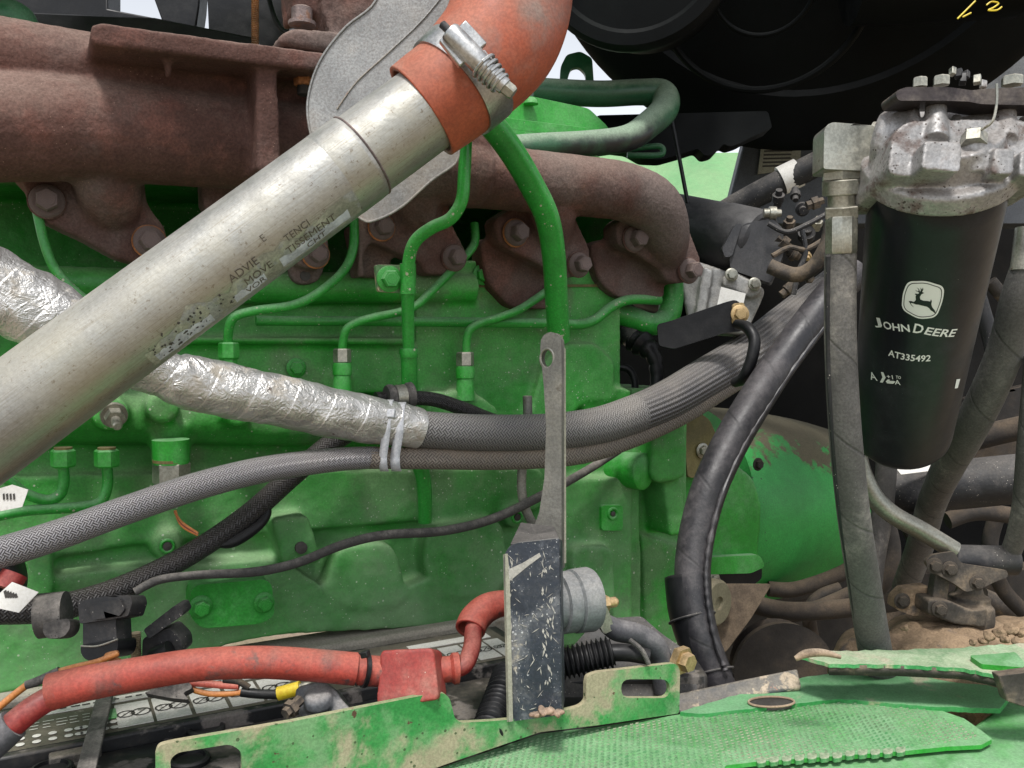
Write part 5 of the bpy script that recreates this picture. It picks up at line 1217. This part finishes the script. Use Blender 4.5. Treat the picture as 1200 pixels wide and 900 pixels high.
def dots_at(x0, n, dx):
    for r_ in range(2):
        for i in range(n):
            cx, cy = x0 + i * dx, -.127 + r_ * .010
            m = MB(); m.add([(cx + .0028 * math.cos(g), cy + .0028 * math.sin(g), ZB + .0012) for g in [2 * math.pi * k / 12 for k in range(12)]], [list(range(12))]); o = m.build('round_symbol', label_w, bt_)
dots_at(wx(24), 5, .0098); dots_at(wx(92), 2, .0098); dots_at(wx(122), 2, .006); dots_at(wx(482), 4, .0085)
for j in range(3):
    for i in range(6):
        x = wx(34) + i * .0085; l = random.uniform(.004, .0075)
        m = MB(); y = -.105 + j * .0055; m.add([(x, y, ZB + .0012), (x + l, y, ZB + .0012), (x + l, y + .0011, ZB + .0012), (x, y + .0011, ZB + .0012)], [[0, 1, 2, 3]]); m.build('small_print', label_w, bt_)
for i in range(26):
    for (q0, q1) in (((wx(14)), wx(345)),):
        x = q0 + (q1 - q0) * i / 26; l = (q1 - q0) / 26 * random.uniform(.4, .85)
        m = MB(); y = -.0755; m.add([(x, y, ZB + .0014), (x + l, y, ZB + .0014), (x + l, y + .0022, ZB + .0014), (x, y + .0022, ZB + .0014)], [[0, 1, 2, 3]]); m.build('small_print', print_k, bt_)
# vent caps on the front lid
for (x, y) in ((241, 857), (60, 905), (222, 893)):
    c = H(x, y, ZB - .009); m = MB(); m.lathe(c - UP * .002, c + UP * .006, [(0, .0135), (.6, .0135), (.75, .012), (.75, .0105), (.45, .010), (.45, .002)], 28); m.build('vent_cap', black, bt_)
m = MB(); c = H(80, 880, ZB - .009); m.abox(c.x - .012, c.x + .02, c.y - .02, c.y + .008, ZB - .012, ZB - .003); m.build('raised_pad', surf('worn_grey_plastic', (.11, .10, .09), .6, var=.4, vs=60, patch=((.03, .03, .03), .5, .56, 45)), bt_, bev=.0015)
m = MB(); c = H(300, 838, ZB - .009)
for k in range(3):
    c = H(270 + k * 50, 842 - k * 8, ZB - .008); m.abox(c.x, c.x + .024, c.y - .004, c.y + .008, ZB - .010, ZB - .002 )
m.build('lid_ribs', batt, bt_, bev=.001)
# hold-down strap
t = thing('hold_down_strap', 'grey flat strap crossing the battery at the lower left', 'strap')
m = MB(); a, b = H(124, 812, ZB + .006), H(98, 915, ZB + .006); m.box(a, b, .0115, .0035); m.build('strap_bar', rub, t, bev=.0008)
m = MB(); m.box(a, a - UP * .03 + Vector((0, .004, 0)), .0115, .0035); m.build('strap_drop', rub, t, bev=.0008)

# terminal with lead cap, yellow connector, wires
t = thing('terminal_clamp', 'grey dusty battery terminal clamp at the end of the yellow connector', 'terminal')
c = Q(378, 822, .60); m = MB()
m.plate(rnd([(345, 806), (362, 800), (378, 797), (392, 806), (402, 822), (418, 838), (380, 842), (352, 842), (346, 828)], 7), Q(378, 822, .575), (CN + UP * .5), .030)
m.lathe(Q(374, 826, .575), Q(372, 812, .572), [(0, .010), (.8, .009), (1, .007)], 20)
m.build('clamp_body', surf('lead_grey', (.13, .14, .155), .6, var=.3, vs=40, damt=.5, dust=(.3, .28, .26), bump=.5, bs=200), t, remesh=.0014, rs=4)
m = MB(); m.lathe(Q(352, 820, .568), Q(334, 837, .556), [(0, .0035), (.45, .0035), (.46, .0055), (.75, .0055), (.76, .0035), (1, .0035)], 6); m.build('clamp_bolt', mudst, t, smooth=25)
t = thing('spliced_wires', 'orange and red wires joined into a yellow crimp connector on the battery', 'wiring')
for pts, r, mt, nm_ in (([(222, 800), (240, 801), (262, 803), (280, 804)], 4.2, wirer, 'red_wire'), ([(262, 796), (280, 799), (292, 806)], 4, dgrey, 'brown_wire'),
                    ([(216, 800), (226, 808), (245, 813), (268, 813), (285, 811)], 3.4, wireo, 'orange_wire'), ([(283, 811), (300, 813), (328, 814)], 5.5, black, 'heat_shrink'), ([(326, 813), (334, 811), (352, 806)], 8, yel, 'yellow_crimp'), ([(350, 806), (360, 803), (368, 806)], 4, zinc, 'lug')):
    m = MB(); m.tube([(x, y, .60, r) for x, y in pts], 't', 14, 5); m.build(nm_, mt, t)
m = MB(); m.plate(rnd([(168, 812), (190, 804), (222, 799), (226, 806), (214, 812), (222, 820), (200, 818)], 4), Q(200, 810, .59), CN + UP, .006); m.build('clip_tongue', rub, t, bev=.001)

# ================================================================ RED CABLE
rc = thing('battery_cable', 'long red battery cable in faded sleeve running to a square red boot', 'cable')
T0 = .565
m = MB(); m.tube([(59, 811, .545, 21.5), (100, 801, .548, 20.5), (160, 790, .552, 19.5), (233, 779, .558, 18.8), (300, 776, .564, 18.6), (360, 779, .572, 18.6), (417, 784, .58, 18.6)], 't', 40, 8, jit=lambda L, a: 1 + .02 * mnoise.noise(Vector((L * 30, math.cos(a), math.sin(a))))); m.build('red_sleeve', redr, rc)
m = MB(); m.tube([(75, 810, .547, 14), (45, 826, .54, 14.5), (20, 845, .535, 15), (-20, 880, .53, 15)], 't', 24, 6); m.build('inner_cable', redd, rc)
m = MB(); m.tube([(16, 848, .535, 19), (0, 862, .533, 20), (-30, 890, .53, 20)], 't', 24, 4); m.build('grey_end_sleeve', tape_g, rc)
m = MB(); m.tube([(412, 784, .582, 17), (432, 786, .584, 17.5), (450, 787, .586, 17.5)], 't', 32, 3); m.build('boot_collar', redr, rc)
m = MB(); m.tube([(418, 784, .582, 18.8), (419.5, 784, .582, 18.8)], 't', 32, 1); m.build('sleeve_gap', print_k, rc)
m = MB(); m.plate(rnd([(446, 762, 5), (508, 759, 7), (514, 815, 8), (512, 820, 5), (446, 831, 6), (441, 824, 5)], 5), Q(480, 790, .574), CN + UP * .35 - cR * .12, .030)
m.build('square_boot', surf('dusty_red_boot', (.30, .035, .028), .55, var=.2, vs=20, dust=(.36, .24, .19), damt=.5, ds=12, upk=.1, speck=((.6, .5, .42), 260, .14), bump=.2), rc, remesh=.0012, rs=4)
m = MB(); m.tube([(508, 786, .60, 15), (528, 784, .602, 15), (531, 783.5, .602, 18), (537, 783, .603, 18), (539, 783, .603, 15)], 't', 32, 1); m.build('boot_neck', redr, rc)
m = MB(); m.tube([(530, 786, .61, 10), (545, 778, .615, 10.5), (553, 758, .63, 10.5), (556, 735, .65, 10.5), (566, 722, .66, 10)], 't', 24, 7); m.build('lower_cable', redd, rc)
m = MB(); m.tube([(551, 738, .650, 18), (556, 726, .657, 18), (570, 713, .665, 17), (590, 707, .672, 15), (625, 706, .68, 13)], 't', 32, 6, cap=False); o = m.build('end_boot', redr, rc); mm = o.modifiers.new('w', 'SOLIDIFY'); mm.thickness = .002; mm.offset = -1
m = MB(); a = Q(427, 785, .582)
m.tube([(425.5, 785, .582, 20), (430, 785.3, .583, 20)], 't', 32, 1); o = m.build('strap', black, thing('cable_tie', 'black zip tie round the red cable just left of the square boot', 'cable tie')); 
m = MB(); m.box(Q(427, 763, .565), Q(429, 770, .565), .005, .005); m.build('tie_head', black, o.parent, bev=.0006)

# ================================================================ CONNECTORS AT LEFT
t = thing('wire_connector', 'square blue black plastic connector hanging from the harness', 'connector')
nn1 = CN + UP * .25 - cR * .1
m = MB(); m.plate(rnd([(91, 705), (120, 699), (152, 697), (155, 706), (150, 722), (130, 726), (93, 731)], 3), Q(122, 712, .575), nn1, .02); m.build('latch_block', blacks, t, bev=.001)
m = MB(); m.plate(rnd([(104, 708), (140, 702), (146, 714), (140, 722), (108, 727)], 3), Q(122, 712, .572), nn1, .01); m.build('latch_tab', blacks, t, bev=.001)
m = MB(); m.plate(rnd([(97, 724), (135, 720), (137, 758), (132, 768), (104, 774), (97, 764)], 6), Q(118, 745, .578), nn1, .02); m.build('connector_body', blacks, t, bev=.0015)
m = MB(); m.plate(rnd([(94, 756), (138, 748), (138, 762), (132, 770), (103, 775), (95, 768)], 5), Q(118, 745, .576), nn1, .024); m.build('boot', black, t, bev=.0015)
m = MB(); m.tube([(95, 757, .572, 1.2), (115, 757, .569, 1.2), (138, 749, .57, 1.2)], 't', 8, 4); m.build('retaining_wire', zinc, t)
t = thing('spare_connector', 'tilted dusty black connector resting behind the red sleeve', 'connector')
m = MB(); m.plate(rnd([(168, 738), (204, 710), (211, 709), (215, 719), (210, 724), (174, 749)], 3), Q(190, 730, .60), CN, .016); m.build('latch_arm', blacks, t, bev=.001)
m = MB(); m.plate(rnd([(167, 748), (198, 736), (212, 750), (214, 764), (200, 775), (166, 775)], 5), Q(190, 755, .605), CN, .02); m.build('connector_body', blacks, t, bev=.002)
m = MB(); c = Q(197, 770, .595); m.tube([(180, 772, .597, 12), (200, 762, .597, 12)], 't', 20, 1); m.build('round_end', black, t)
t = thing('stud_bolt', 'short tan threaded stud rising beside the tilted connector', 'stud')
a, b = Q(160, 790, .615), Q(159, 741, .615); m = MB(); m.lathe(a, b, [(i / 44, px(a, 6.2) if i % 2 else px(a, 5.2)) for i in range(45)], 14); m.build('thread', surf('tan_thread', (.32, .25, .15), .7, var=.3, vs=60), t)
t = thing('harness_clip', 'worn grey rubber P-clip gripping the harness near the left edge', 'clip')
m = MB(); m.tube([(46, 722, .595, 26), (78, 718, .598, 25)], 't', 32, 1); m.build('clip_band', rub, t)
m = MB(); m.plate(rnd([(50, 730), (82, 724), (82, 738), (74, 747), (56, 749), (50, 742)], 7), Q(65, 738, .575), CN + UP * .3, .014); m.build('clip_foot', rub, t, bev=.002)
t = thing('tagged_plug', 'black plug with red seal at the left edge with a white square tag', 'plug')
m = MB(); m.lathe(Q(-12, 676, .585), Q(24, 664, .59), [(0, .014), (.5, .014), (.52, .016), (.9, .016), (1, .012)], 28); m.build('plug_body', black, t)
m = MB(); m.lathe(Q(6, 690, .575), Q(16, 672, .58), [(0, .008), (1, .009)], 20); m.build('red_seal', redd, t)
m = MB(); m.plate([(-8, 702), (14, 682), (45, 694), (22, 718), (-6, 712)], Q(15, 700, .565), CN + UP * .2 + cR * .1, .0008); tg = m.build('white_tag', label_w, t)
for i in range(5):
    m = MB(); m.plate([(4 + i * 3, 693 + i), (7 + i * 3, 691 + i), (9 + i * 3, 700), (6 + i * 3, 701)], Q(15, 700, .5646), CN + UP * .2 + cR * .1, .0003); m.build('tag_print', print_k, t)
t = thing('paper_tag', 'small curled white tag with dark print under the silver tube at the left edge', 'tag')
m = MB(); m.plate([(-10, 575), (14, 568), (33, 574), (26, 594), (-4, 600)], Q(10, 585, .60), CN + cR * .2, .0008); m.build('tag_sheet', label_w, t)
for i in range(4):
    m = MB(); m.plate([(3 + i * 4, 579), (5 + i * 4, 578), (5.5 + i * 4, 585), (3.5 + i * 4, 586)], Q(10, 585, .5994), CN + cR * .2, .0003); m.build('tag_print', print_k, t)
t = thing('orange_wire', 'orange wire with grey taped splice rising from the left edge to the connector', 'wire')
m = MB(); m.tube([(-20, 845, .56, 4.2), (0, 828, .56, 4.2), (18, 813, .562, 4.2), (34, 801, .565, 4.2)], 't', 12, 5); m.build('wire_end', wireo, t)
m = MB(); m.tube([(30, 803, .564, 5), (45, 798, .566, 5.5), (70, 786, .568, 5)], 't', 12, 5); m.build('taped_splice', rub, t)
m = MB(); m.tube([(68, 787, .568, 3.6), (90, 781, .57, 3.6), (115, 775, .568, 3.6), (137, 766, .568, 3.6), (125, 769, .572, 3.6), (140, 775, .572, 3.6)], 't', 12, 6); m.build('upper_wire', wireo, t)

# ================================================================ BRACKET, HORN, CABLES RIGHT OF IT
bk = thing('guard_bracket', 'scratched blue black upright steel bracket at bottom centre', 'bracket')
bn = (CN - cR * .10 + UP * .0).normalized()
m = MB(); m.plate(rnd([(590, 650, 12), (600, 637, 8), (655, 631, 2), (658, 838, 1), (595, 846, 1)], 5), Q(625, 740, .600), bn, .004); m.build('front_plate', scrat, bk, bev=.0009)
m = MB(); m.plate([(589.5, 650), (592, 649), (596.5, 846), (594, 846)], Q(592, 740, .601), (CN - cR * 2.2), .003); m.build('worn_edge', cream, bk)
m = MB()
a = [Q(598, 637, .602), Q(655, 631, .602), Q(650, 617, .66), Q(610, 612, .66)]; b = [v - UP * .003 for v in a]
m.add(a + b, [[0, 1, 2, 3], [7, 6, 5, 4], [0, 4, 5, 1], [1, 5, 6, 2], [2, 6, 7, 3], [3, 7, 4, 0]]); m.build('top_flange', blacks, bk, bev=.0006)
m = MB(); a = [Q(656.5, 632, .602), Q(659, 838, .602), Q(662, 820, .64), Q(659, 634, .64)]; b = [v - cR * .003 for v in a]
m.add(a + b, [[0, 1, 2, 3], [7, 6, 5, 4], [0, 4, 5, 1], [1, 5, 6, 2], [2, 6, 7, 3], [3, 7, 4, 0]]); m.build('side_flange', scrat, bk)
for i, (x, y, s) in enumerate(((640, 833, 7), (652, 836, 6), (628, 838, 5), (665, 832, 6), (612, 842, 4))):
    a = Q(x, y, .592); m = MB(); m.ball(a, px(a, s * 1.6), px(a, s), px(a, s * .6), 10, 7); m.build('rust_crumb', surf('crumbly_rust', (.28, .17, .12), .95, var=.5, vs=80, bump=1, bs=300), bk, remesh=.0010, rs=0, disp=.0025, dsc=250) if i < 3 else None
rg = random.Random(5); m = MB()
def scr(x, y, a, l, w):
    c, s_ = math.cos(a), math.sin(a)
    m.plate([(x - c * l / 2, y - s_ * l / 2), (x + s_ * w / 2, y - c * w / 2), (x + c * l / 2, y + s_ * l / 2), (x - s_ * w / 2, y + c * w / 2)], Q(625, 740, .600) + bn * .0004, bn, .0003)
for i in range(55): scr(rg.uniform(598, 652), rg.uniform(645, 832), rg.choice((-.8, .7, 1.4, 1.6, -.4)) + rg.uniform(-.4, .4), rg.uniform(2, 13), rg.uniform(.5, 1.3))
for i in range(30): scr(640 + rg.uniform(-5, 9), rg.uniform(660, 810), 1.5 + rg.uniform(-.4, .4), rg.uniform(3, 12), rg.uniform(1, 3.2))
for i in range(26): scr(597 + rg.uniform(-3, 3), rg.uniform(655, 835), 1.55 + rg.uniform(-.2, .2), rg.uniform(4, 14), rg.uniform(1, 2.2))
m.plate([(594, 668), (612, 660), (632, 648), (634, 652), (618, 664), (596, 682)], Q(625, 740, .600) + bn * .0004, bn, .0003)
m.build('paint_scratches', surf('bare_scratch', (.42, .40, .36), .6, var=.2, damt=.1), bk, kind='stuff')
hn_ = thing('disconnect_switch', 'grey drum shaped horn or switch body right of the scratched bracket', 'switch')
a = Q(645, 708, .665); d = (cR * .92 + cF * .40 + UP * .02).normalized(); r = px(a, 38)
m = MB(); m.lathe(a, a + d * .036, [(0, r * .80), (.18, r * .80), (.20, r * .94), (.46, r * .95), (.50, r * .90), (.53, r * .98), (.90, r * 1.0), (.97, r * .95), (1, r * .82)], 56); m.build('drum', horn, hn_)
bolt(hn_, 697, 685, .70, 5, zinc, 'none', d, 't'); 
m = MB(); c = Q(694, 709, .675); m.lathe(c, c + d * .013, [(0, .0065), (1, .0065)], 6); m.build('stud_nut', brass, hn_, smooth=25)
m = MB(); m.lathe(c + d * .012, c + d * .022, [(0, .004), (.8, .004), (1, .0025)], 16); m.build('stud', brass, hn_)
t = thing('ground_cable', 'grey taped cable with flat lug bolted to the drum and bending down right', 'cable')
m = MB(); m.plate(rnd([(699, 700), (708, 702), (716, 722), (720, 738), (708, 744), (701, 730)], 4), Q(708, 722, .672), CN + cR * .5, .0025); m.build('lug', zinc, t, bev=.0006)
m = MB(); m.tube([(708, 728, .680, 10), (722, 738, .685, 13), (745, 743, .69, 13), (764, 754, .695, 13.5), (774, 772, .70, 13.5), (780, 810, .70, 13.5)], 't', 24, 8, jit=lambda L, a: 1 + .05 * mnoise.noise(Vector((L * 90, a, 0)))); m.build('taped_run', tape_g, t)
t = thing('corrugated_conduit', 'black corrugated conduit sticking out right of the scratched bracket', 'conduit')
m = MB(); p0, p1 = Q(640, 782, .66), Q(718, 764, .66); N_ = 96
m.lathe(p0, p1, [(i / N_, px(p0, 16.5) + px(p0, 3.2) * max(-.6, math.sin(i / N_ * 2 * math.pi * 14))) for i in range(N_ + 1)], 40); m.build('ribbed_run', black, t, smooth=60)
m = MB(); m.tube([(712, 765, .66, 10), (735, 765, .66, 10), (760, 770, .66, 9)], 't', 20, 4); m.build('inner_cable', black, t)
m = MB(); m.tube([(738, 750, .655, 3), (752, 762, .65, 3), (760, 778, .65, 3)], 't', 10, 4); m.build('lever_wire', rub, t)
t = thing('black_conduit', 'black corrugated conduit showing in the gap left of the scratched bracket', 'conduit')
p0, p1 = Q(570, 862, .60), Q(596, 790, .66)
m = MB(); m.lathe(p0, p1, [(i / N_, px(p0, 18) + px(p0, 2.6) * max(-.6, math.sin(i / N_ * 2 * math.pi * 14))) for i in range(N_ + 1)], 40); m.build('ribbed_run', black, t, smooth=60)
t = thing('fuse_box', 'dusty black plastic box behind the ground cable at bottom centre', 'box')
m = MB(); m.plate(rnd([(700, 725), (752, 722), (775, 742), (812, 768), (820, 830), (660, 840), (660, 770)], 5), Q(750, 780, .72), CN + UP * .9, .03); m.build('box_lid', blacks, t, bev=.003)
m = MB(); m.plate([(655, 800), (830, 790), (830, 900), (655, 900)], Q(740, 820, .71), CN, .05); m.build('box_front', batt, t, bev=.003)
m = MB(); m.lathe(Q(795, 772, .70), Q(810, 778, .69), [(0, .011), (.5, .011), (.52, .008), (1, .007)], 6); m.build('box_bolt', brass, t, smooth=25)
m = MB(); m.box(Q(660, 842, .66), Q(700, 826, .66), .002, .002); m.build('stay_wire', mudst, t)

# ================================================================ GREEN STEP IN FRONT
stp = thing('side_step', 'dirty worn green steel step with upright slotted flange and treaded top', 'step')
YF = -.28
m = MB()
fo = [(183, 960), (183, 884, 1), (186, 874, 8), (200, 870, 8), (340, 846), (500, 814), (520, 812, 6), (527, 818, 6), (533, 842, 6), (540, 847, 4), (578, 845), (600, 843), (660, 833), (680, 828, 6), (687, 822, 4), (687, 800, 3), (689, 792, 6), (700, 788, 4), (785, 778, 4), (793, 778, 6), (797, 786, 6), (796, 836), (700, 850), (633, 858), (533, 892), (440, 925), (300, 960)]
m.plate(rnd(fo, 3), P(500, 850, YF), EN, .004, holes=[rrect(728, 796, 785, 818, 11), rnd([(199, 890), (208, 882), (270, 872), (283, 880), (284, 898), (280, 940), (206, 945)], 7)])
m.build('upright_flange', greenw, stp, bev=.0007)
ZT = P(790, 838, YF).z
# tread sheet
def wpt(x, y, z=ZT): return H(x, y, z)
tx0, tx1 = P(180, 880, YF).x - .1, H(1168, 826, ZT).x
def sheet(pts, z0, z1, name, mat, bev=.001, parent=stp):
    m = MB(); m.plate([p for p in pts], Vector((0, 0, z0)), UP, z0 - z1); return m.build(name, mat, parent, bev=bev)
sheet(rnd([(-150, 1100), (150, 975), (440, 925), (533, 894), (633, 860), (700, 852), (797, 837), (830, 834), (985, 817), (1040, 820), (1090, 828), (1130, 842), (1150, 856), (1163, 866), (1150, 873), (1110, 875), (1060, 880), (883, 893), (850, 897), (800, 1060)], 2), ZT, ZT - .003, 'tread_sheet', green)
# raised chevrons of the tread, nearest rows, one joined piece
reg = [hp_(x, y, ZT) for x, y in ((150, 975), (440, 927), (533, 897), (633, 864), (797, 841), (985, 820), (1080, 828), (1150, 864), (1060, 878), (883, 891), (850, 895), (800, 1100), (200, 1300))]
def inside(x, y, pl):
    r = False; n = len(pl)
    for i in range(n):
        x1_, y1_ = pl[i]; x2_, y2_ = pl[(i + 1) % n]
        if (y1_ > y) != (y2_ > y) and x < (x2_ - x1_) * (y - y1_) / (y2_ - y1_) + x1_: r = not r
    return r
m = MB(); cnt = 0
xs = [p[0] for p in reg]; ys = [p[1] for p in reg]
sx, sy = .0050, .0036
for j in range(int((max(ys) - min(ys)) / sy)):
    for i in range(int((max(xs) - min(xs)) / sx)):
        x = min(xs) + (i + .5 * (j % 2)) * sx; y = min(ys) + j * sy
        if not inside(x, y, reg): continue
        cnt += 1; w_, h_ = .0019, .0008; z = ZT + .0002; k = .0011 * random.uniform(.6, 1.1)
        m.add([(x - w_, y, z), (x, y - h_, z), (x + w_, y, z), (x, y + h_, z), (x - w_ * .5, y, z + k), (x + w_ * .5, y, z + k)],
              [[0, 1, 5, 4], [1, 2, 5], [2, 3, 4, 5], [3, 0, 4]])
m.build('tread_studs', greent, stp, kind='stuff', smooth=20); print('studs', cnt)
# serrated front edge and lower green skin
for i in range(12):
    f = i / 12; x = 886 + f * 178; y = 890 - f * 12
    y += random.uniform(-1, 1)
    m = MB(); m.plate(rnd([(x, y - 3), (x + 12.5, y - 3.8), (x + 11.5, y + 3), (x + 1, y + 4)], 3), H(x, y, ZT) + UP * .0006, UP, .003); m.build('edge_tooth', greent, stp, bev=.0006)
sheet([(840, 900), (890, 894), (1062, 882), (1140, 850), (1180, 820), (1500, 830), (1500, 1020), (700, 1020)], ZT - .006, ZT - .012, 'lower_skin', green, .003)
sheet(jag([(797, 834), (870, 812), (940, 794), (1000, 786), (1110, 788), (1186, 812), (1172, 830), (1090, 828), (985, 819), (830, 836)], .8, 8), ZT + .003, ZT - .001, 'rear_skin', surf('scuffed_green_paint', (.035, .27, .065), .35, var=.3, vs=10, patch=[((.42, .34, .22), .60, .68, 20, .9)], damt=.3, dust=DUSTG, bump=.2), .001)
m = MB(); m.add([Vector(p) for p in []], []) if 0 else None
t_ = H(905, 822, ZT)
m = MB(); m.plate(ell(904, 822.5, 26, 5.5, 20), Vector((0, 0, ZT + .0036)), UP, .003); m.build('slot_recess', print_k, stp)
m = MB(); q = [H(*p, ZT + .0045) for p in ell(904, 822.5, 27, 6, 24)]; m.sweep(q + [q[0]], [.0009] * 25, 6, cap=False); m.build('slot_rim', surf('brown_primer_edge', (.30, .20, .13), .8, damt=.3), stp)
# bent upper rail at right: green top, dark underside
ur = thing('upper_rail', 'dented green rail above the step at lower right with torn brown corner', 'rail')
m = MB(); m.plate(jag([(936, 768), (952, 762), (985, 763), (1100, 760), (1260, 750), (1260, 776), (1172, 792), (1130, 783), (1050, 779), (972, 778)], .9, 7), H(1050, 775, P(1000, 775, -.335).z), UP, .003); m.build('rail_top', surf('scuffed_green_rail', (.04, .30, .085), .35, var=.3, vs=10, patch=[((.45, .38, .26), .56, .64, 17, .9), ((.2, .45, .22), .54, .64, 26)], damt=.45, dust=(.45, .45, .33), bump=.3), ur, bev=.0012)
zr = P(1000, 775, -.335).z
a = [H(972, 779, zr - .001), H(1050, 780, zr - .001), H(1130, 784, zr - .001), H(1172, 793, zr - .001)]
m = MB(); b = [v - UP * .008 for v in a]; m.add(a + b, [[i, i + 4, i + 5, i + 1] for i in range(3)]); o = m.build('rail_underside', mudst, ur); mm = o.modifiers.new('w', 'SOLIDIFY'); mm.thickness = .003
m = MB(); m.tube([(932, 772, .62, 3), (945, 766, .62, 5), (965, 765, .62, 4.5), (985, 770, .62, 2.5)], 't', 12, 5); m.build('torn_lip', surf('torn_brown_edge', (.26, .18, .12), .8, var=.4, vs=60), ur)
m = MB(); m.plate(rnd([(1136, 768), (1190, 764), (1200, 775), (1200, 782), (1150, 778)], 3), Vector((0, 0, zr + .004)), UP, .004); m.build('bent_tab', green, ur, bev=.001)
m = MB(); m.plate([(1170, 792), (1260, 780), (1260, 850), (1180, 822)], Q(1190, 800, .62), CN, .01); m.build('rail_shadow_plate', mudst, ur, bev=.001)
# chipped dark rail between bracket and step
t = thing('chipped_rail', 'blue black rail with chipped paint running up right behind the green step', 'rail')
m = MB(); m.plate([(790, 830), (795, 812), (870, 796), (935, 783), (940, 806), (870, 818), (800, 838)], Q(850, 810, .70), CN + UP * .8, .02); m.build('rail_face', surf('chipped_blue_black', (.055, .06, .07), .5, var=.3, vs=20, patch=[((.45, .36, .27), .58, .62, 34, .9), ((.42, .15, .10), .66, .69, 50)], damt=.3, bump=.3), t, bev=.002)

finalize()
